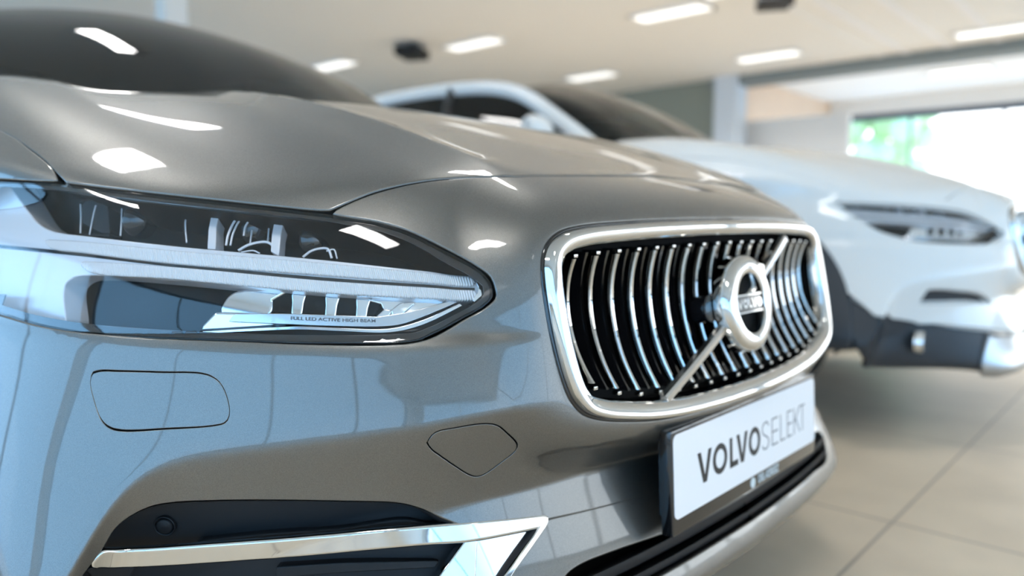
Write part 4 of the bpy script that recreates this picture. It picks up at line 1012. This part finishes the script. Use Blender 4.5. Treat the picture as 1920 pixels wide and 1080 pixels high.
cs = curve([P([(183, 1062), (178, 1058), (186, 1046), (194, 1039)]), P([(194, 1039), (300, 1033), (400, 1026), (560, 1014), (700, 1000), (800, 991), (872, 984.5), (960, 976), (1018, 969.5)]), P([(1018, 969.5), (1026, 971), (1025, 977), (1019, 984)]), P([(1019, 984), (960, 996), (877, 1011), (800, 1017), (700, 1026), (560, 1039), (400, 1051), (290, 1058), (183, 1062)])], .004)
st_ = curve_panel('fog_lamp_strip', cs, -.001, M_CHROME, fp, r=.0045, depth=.003, label='chrome strip along the fog lamp recess', da=1, dw=1)
rt_ = curve([P([(1004, 990), (1019, 985), (1022, 979), (1015, 998), (990, 1030), (956, 1078), (928, 1118)]), ('s', P([(928, 1118), (905, 1128)])), ('s', P([(905, 1128), (893, 1120)])), ('s', P([(893, 1120), (897, 1014)])), P([(897, 1014), (960, 1000), (1004, 990)])], .004)
def dish(p): return np.zeros(len(p))
curve_panel('fog_lamp_corner', rt_, .010, M_CHROME, fp, r=.002, depth=.012)
ed_ = curve([P([(1003, 1004), (1024, 973), (1027, 976), (1006, 1010), (966, 1066), (938, 1106), (930, 1106), (960, 1064), (1003, 1004)])], .003)
curve_panel('corner_edge', ed_, -.001, M_CHROME, fp, r=.002, depth=.012)
lf_ = curve([P([(877, 1012), (893, 1013)], .002), ('s', P([(893, 1013), (888, 1122)], .002)), ('s', P([(888, 1122), (795, 1128)], .002)), P([(795, 1128), (826, 1082), (877, 1012)], .002)], .004)
curve_panel('fog_lamp_corner', lf_, .002, M_CHROME, fp, r=.002, depth=.02)
for pts in ([(520, 1066), (640, 1058), (820, 1054), (815, 1062), (640, 1072), (520, 1082)], [(250, 1066), (238, 1085), (180, 1085), (165, 1070), (175, 1066)]):
    curve_panel('fog_slat', corners(pts, .022), .022, M_BLACK, fp, r=.002, depth=.02)
# lower intake
it = curve([intake_top, intake_bot, ('s', np.array([[0, 2.02], [0, 2.55]]))])
ib = put('lower_intake', both(panel(offset(it, .004), off=.07, r=.001, depth=.004, flange=0)), M_DEEP, car)
ir = both((np.concatenate([S(toAW(offset(it, .001)), o)[0] for o in (.002, .03, .07)]), [(k*len(it)+i, k*len(it)+(i+1) % len(it), (k+1)*len(it)+(i+1) % len(it), (k+1)*len(it)+i) for k in range(2) for i in range(len(it)) if not (abs(S(toAW(it[[i]]))[0][0][0]) < 1e-3 and abs(S(toAW(it[[(i+1) % len(it)]]))[0][0][0]) < 1e-3)], np.zeros((3*len(it), 3))))
m = MB(); m.add(ir[0], ir[1]); m.build('intake_wall', M_BLACK, ib, smooth=True)
def along(a_, w_, off): q = S(np.stack([a_, w_], 1), off)[0]; return np.concatenate([q[::-1], (q*[-1, 1, 1])[1:]])
aa = np.linspace(0, 2.55, 40)
for w_, o_, r_ in ((2.50, .004, .0075), (2.22, .006, .0055)):
    m = MB(); q = along(aa, w_+0*aa, o_)
    rows = []
    for p_, nn in zip(q, np.concatenate([S(np.stack([aa, w_+0*aa], 1))[1][::-1], (S(np.stack([aa, w_+0*aa], 1))[1]*[-1, 1, 1])[1:]])):
        rows.append([p_+nn*x_+np.array([0, 0, z_]) for x_, z_ in ((0, r_*.7), (.003, r_), (.004, 0), (.002, -r_), (-.05, -r_), (-.05, r_))])
    m.loft(rows, closed_u=True); m.build('intake_bar', M_BLACK, ib, smooth=True, auto=.5)
build_plate(car)
build_cabin(car); build_wheels(car); build_rest(car)
# ------------------------------------------------------------------ the white car beside it: same body, own lower front
WX, WY, WZ, WR = 2.52, -0.06, 0.055, math.radians(5)
car2 = thing('car', 'white crossover estate car with black cladding, blurred behind the grey car', 'car', (WX, WY, WZ), WR)
def dup(o, parent, remap):
    c = o.copy(); COL.objects.link(c); c.parent = parent
    hit = [i for i, s in enumerate(o.material_slots) if s.material in remap]
    if hit:
        c.data = o.data.copy()
        for i in hit: c.data.materials[i] = remap[o.material_slots[i].material]
    for k in [k for k in o.children]: dup(k, c, remap)
    return c
SKIP = ('bumper', 'lower_bumper', 'plate_holder', 'fog_recess', 'lower_intake', 'fender')
for ch in list(car.children):
    if ch.name.split('.')[0] in SKIP: continue
    dup(ch, car2, {M_PAINT: M_WHITE})
WW = (.94, WC[1], WC[2])        # its front wheel sits further forward
for ch in car2.children:
    if ch.name.split('.')[0] in ('wheel', 'wheel_liner') and np.mean([v.co.y for v in ch.data.vertices]) < 2: ch.location.y = WW[0]-WC[0]
cr, sr = math.cos(WR), math.sin(WR)
def to_white(o, d):
    o = o-np.array([WX, WY, WZ]); f = lambda v: np.array([cr*v[0]+sr*v[1], -sr*v[0]+cr*v[1], v[2]])
    return f(o), f(d)
VIEW[1] = to_white
lamp_hole = curve([P([(1562, 377), (1600, 378), (1680, 381), (1770, 388), (1815, 396), (1855, 415), (1883, 434)]), P([(1883, 434), (1886, 442), (1868, 453), (1845, 460)]), P([(1845, 460), (1780, 458), (1700, 451), (1650, 437), (1610, 414), (1580, 393), (1562, 377)])], .01)
wlow = P([(1640, 590), (1700, 600), (1716, 603), (1854, 615), (1905, 619)])
wpock = curve([P([(1727, 561), (1742, 542), (1762, 540), (1800, 543), (1839, 549), (1866, 570)]), ('s', P([(1866, 570), (1722, 572)])), ('s', P([(1722, 572), (1727, 561)]))], .006)
wskid = P([(1856, 618), (1846, 650), (1841, 676)])

VIEW[1] = None
if True: wskid = np.concatenate([wskid, [[wskid[-1][0], .35]]])
wbot = np.array([[wskid[-1][0], .3], [7, .3], [8.6, .35]])
low_c = np.concatenate([wlow, [[.8, wlow[-1][1]-.05], [0, wlow[-1][1]-.05]]])
aL = wlow[0]
arch_w = arch(-11, 191, 40, WW)
wp = curve([nose, ('s', np.array([nose[-1], hood_lamp[1]+[0, -.1]])), hood_lamp[1:-1]+[0, -.08], wing_gap[::-1][1:], ('s', np.array([wing_gap[0], [aw_y(1.50, .6)[0], 22.35]])), ('s', np.array([[aw_y(1.50, .6)[0], 22.35], aw_y(1.50, .276)])),
            ('s', np.array([aw_y(1.50, .276), arch_w[0]])), arch_w[:30], ('s', np.array([arch_w[29], aL])), low_c, ('s', np.array([low_c[-1], gaw[0]])), ('s', gaw), ('s', np.array([gaw[-1], nose[0]]))], .012)
wb = put('bumper', both(panel(wp, [lamp_hole, wpock], r=.002, depth=.012, da=2, dw=2)), M_WHITE, car2)
pair('fog_recess', panel(offset(wpock, .01), off=.03, r=.001, depth=.003, flange=0), M_CLAD, [wb, wb])
clad = curve([low_c, ('s', np.array([low_c[-1], [0, .3]])), ('s', np.array([[0, .3], [2, .3], [6, .3], wbot[-1]])), ('s', np.array([wbot[-1], arch_w[31], aL]))], .012)
def deepen(d, zt=.40, k=1.42):
    V = np.array(d[0]); V[:, 2] = np.where(V[:, 2] < zt, zt-(zt-V[:, 2])*k, V[:, 2]); return (V,)+tuple(d[1:])
pair('lower_cladding', deepen(panel(clad, off=.008, r=.002, depth=.01)), M_CLAD, [car2, car2])
skid = curve([('s', np.array([low_c[-1]-[0, .12], [.8, low_c[-1][1]-.12], wskid[0]-[0, .1]])), wskid, ('s', np.array([wskid[-1], [0, .32]])), ('s', np.array([[0, .32], low_c[-1]-[0, .12]]))], .012)
put('skid_plate', deepen(both(panel(skid, off=-.004, r=.004, depth=.012))), M_SILVER, car2)
ao, ai = arch(-6, 186, 50, (WW[0], WW[1], .445)), arch(-8, 188, 50, (WW[0], WW[1], .368))
ring = curve([('s', ao), ('s', np.array([ao[-1], ai[-1]])), ('s', ai[::-1]), ('s', np.array([ai[0], ao[0]]))], .012)
pair('arch_trim', panel(ring, off=-.010, r=.006, depth=.012), M_CLAD, [car2, car2])
for sgn in (1, -1):
    VIEW[1] = to_white; c = S(P([(1730, 641)]), -.0)[0][0]; VIEW[1] = None
    m = MB(); m.loft([[(sgn*(c[0]+r*math.cos(t)), c[1]-z, c[2]+r*math.sin(t)*.8) for t in np.linspace(0, 2*math.pi, 24, endpoint=False)] for r, z in ((.052, -.02), (.050, .006), (.040, .008), (.036, .0), (.001, .004))], closed_u=True)
    m.build('fog_lamp', M_REFL, car2, smooth=True)
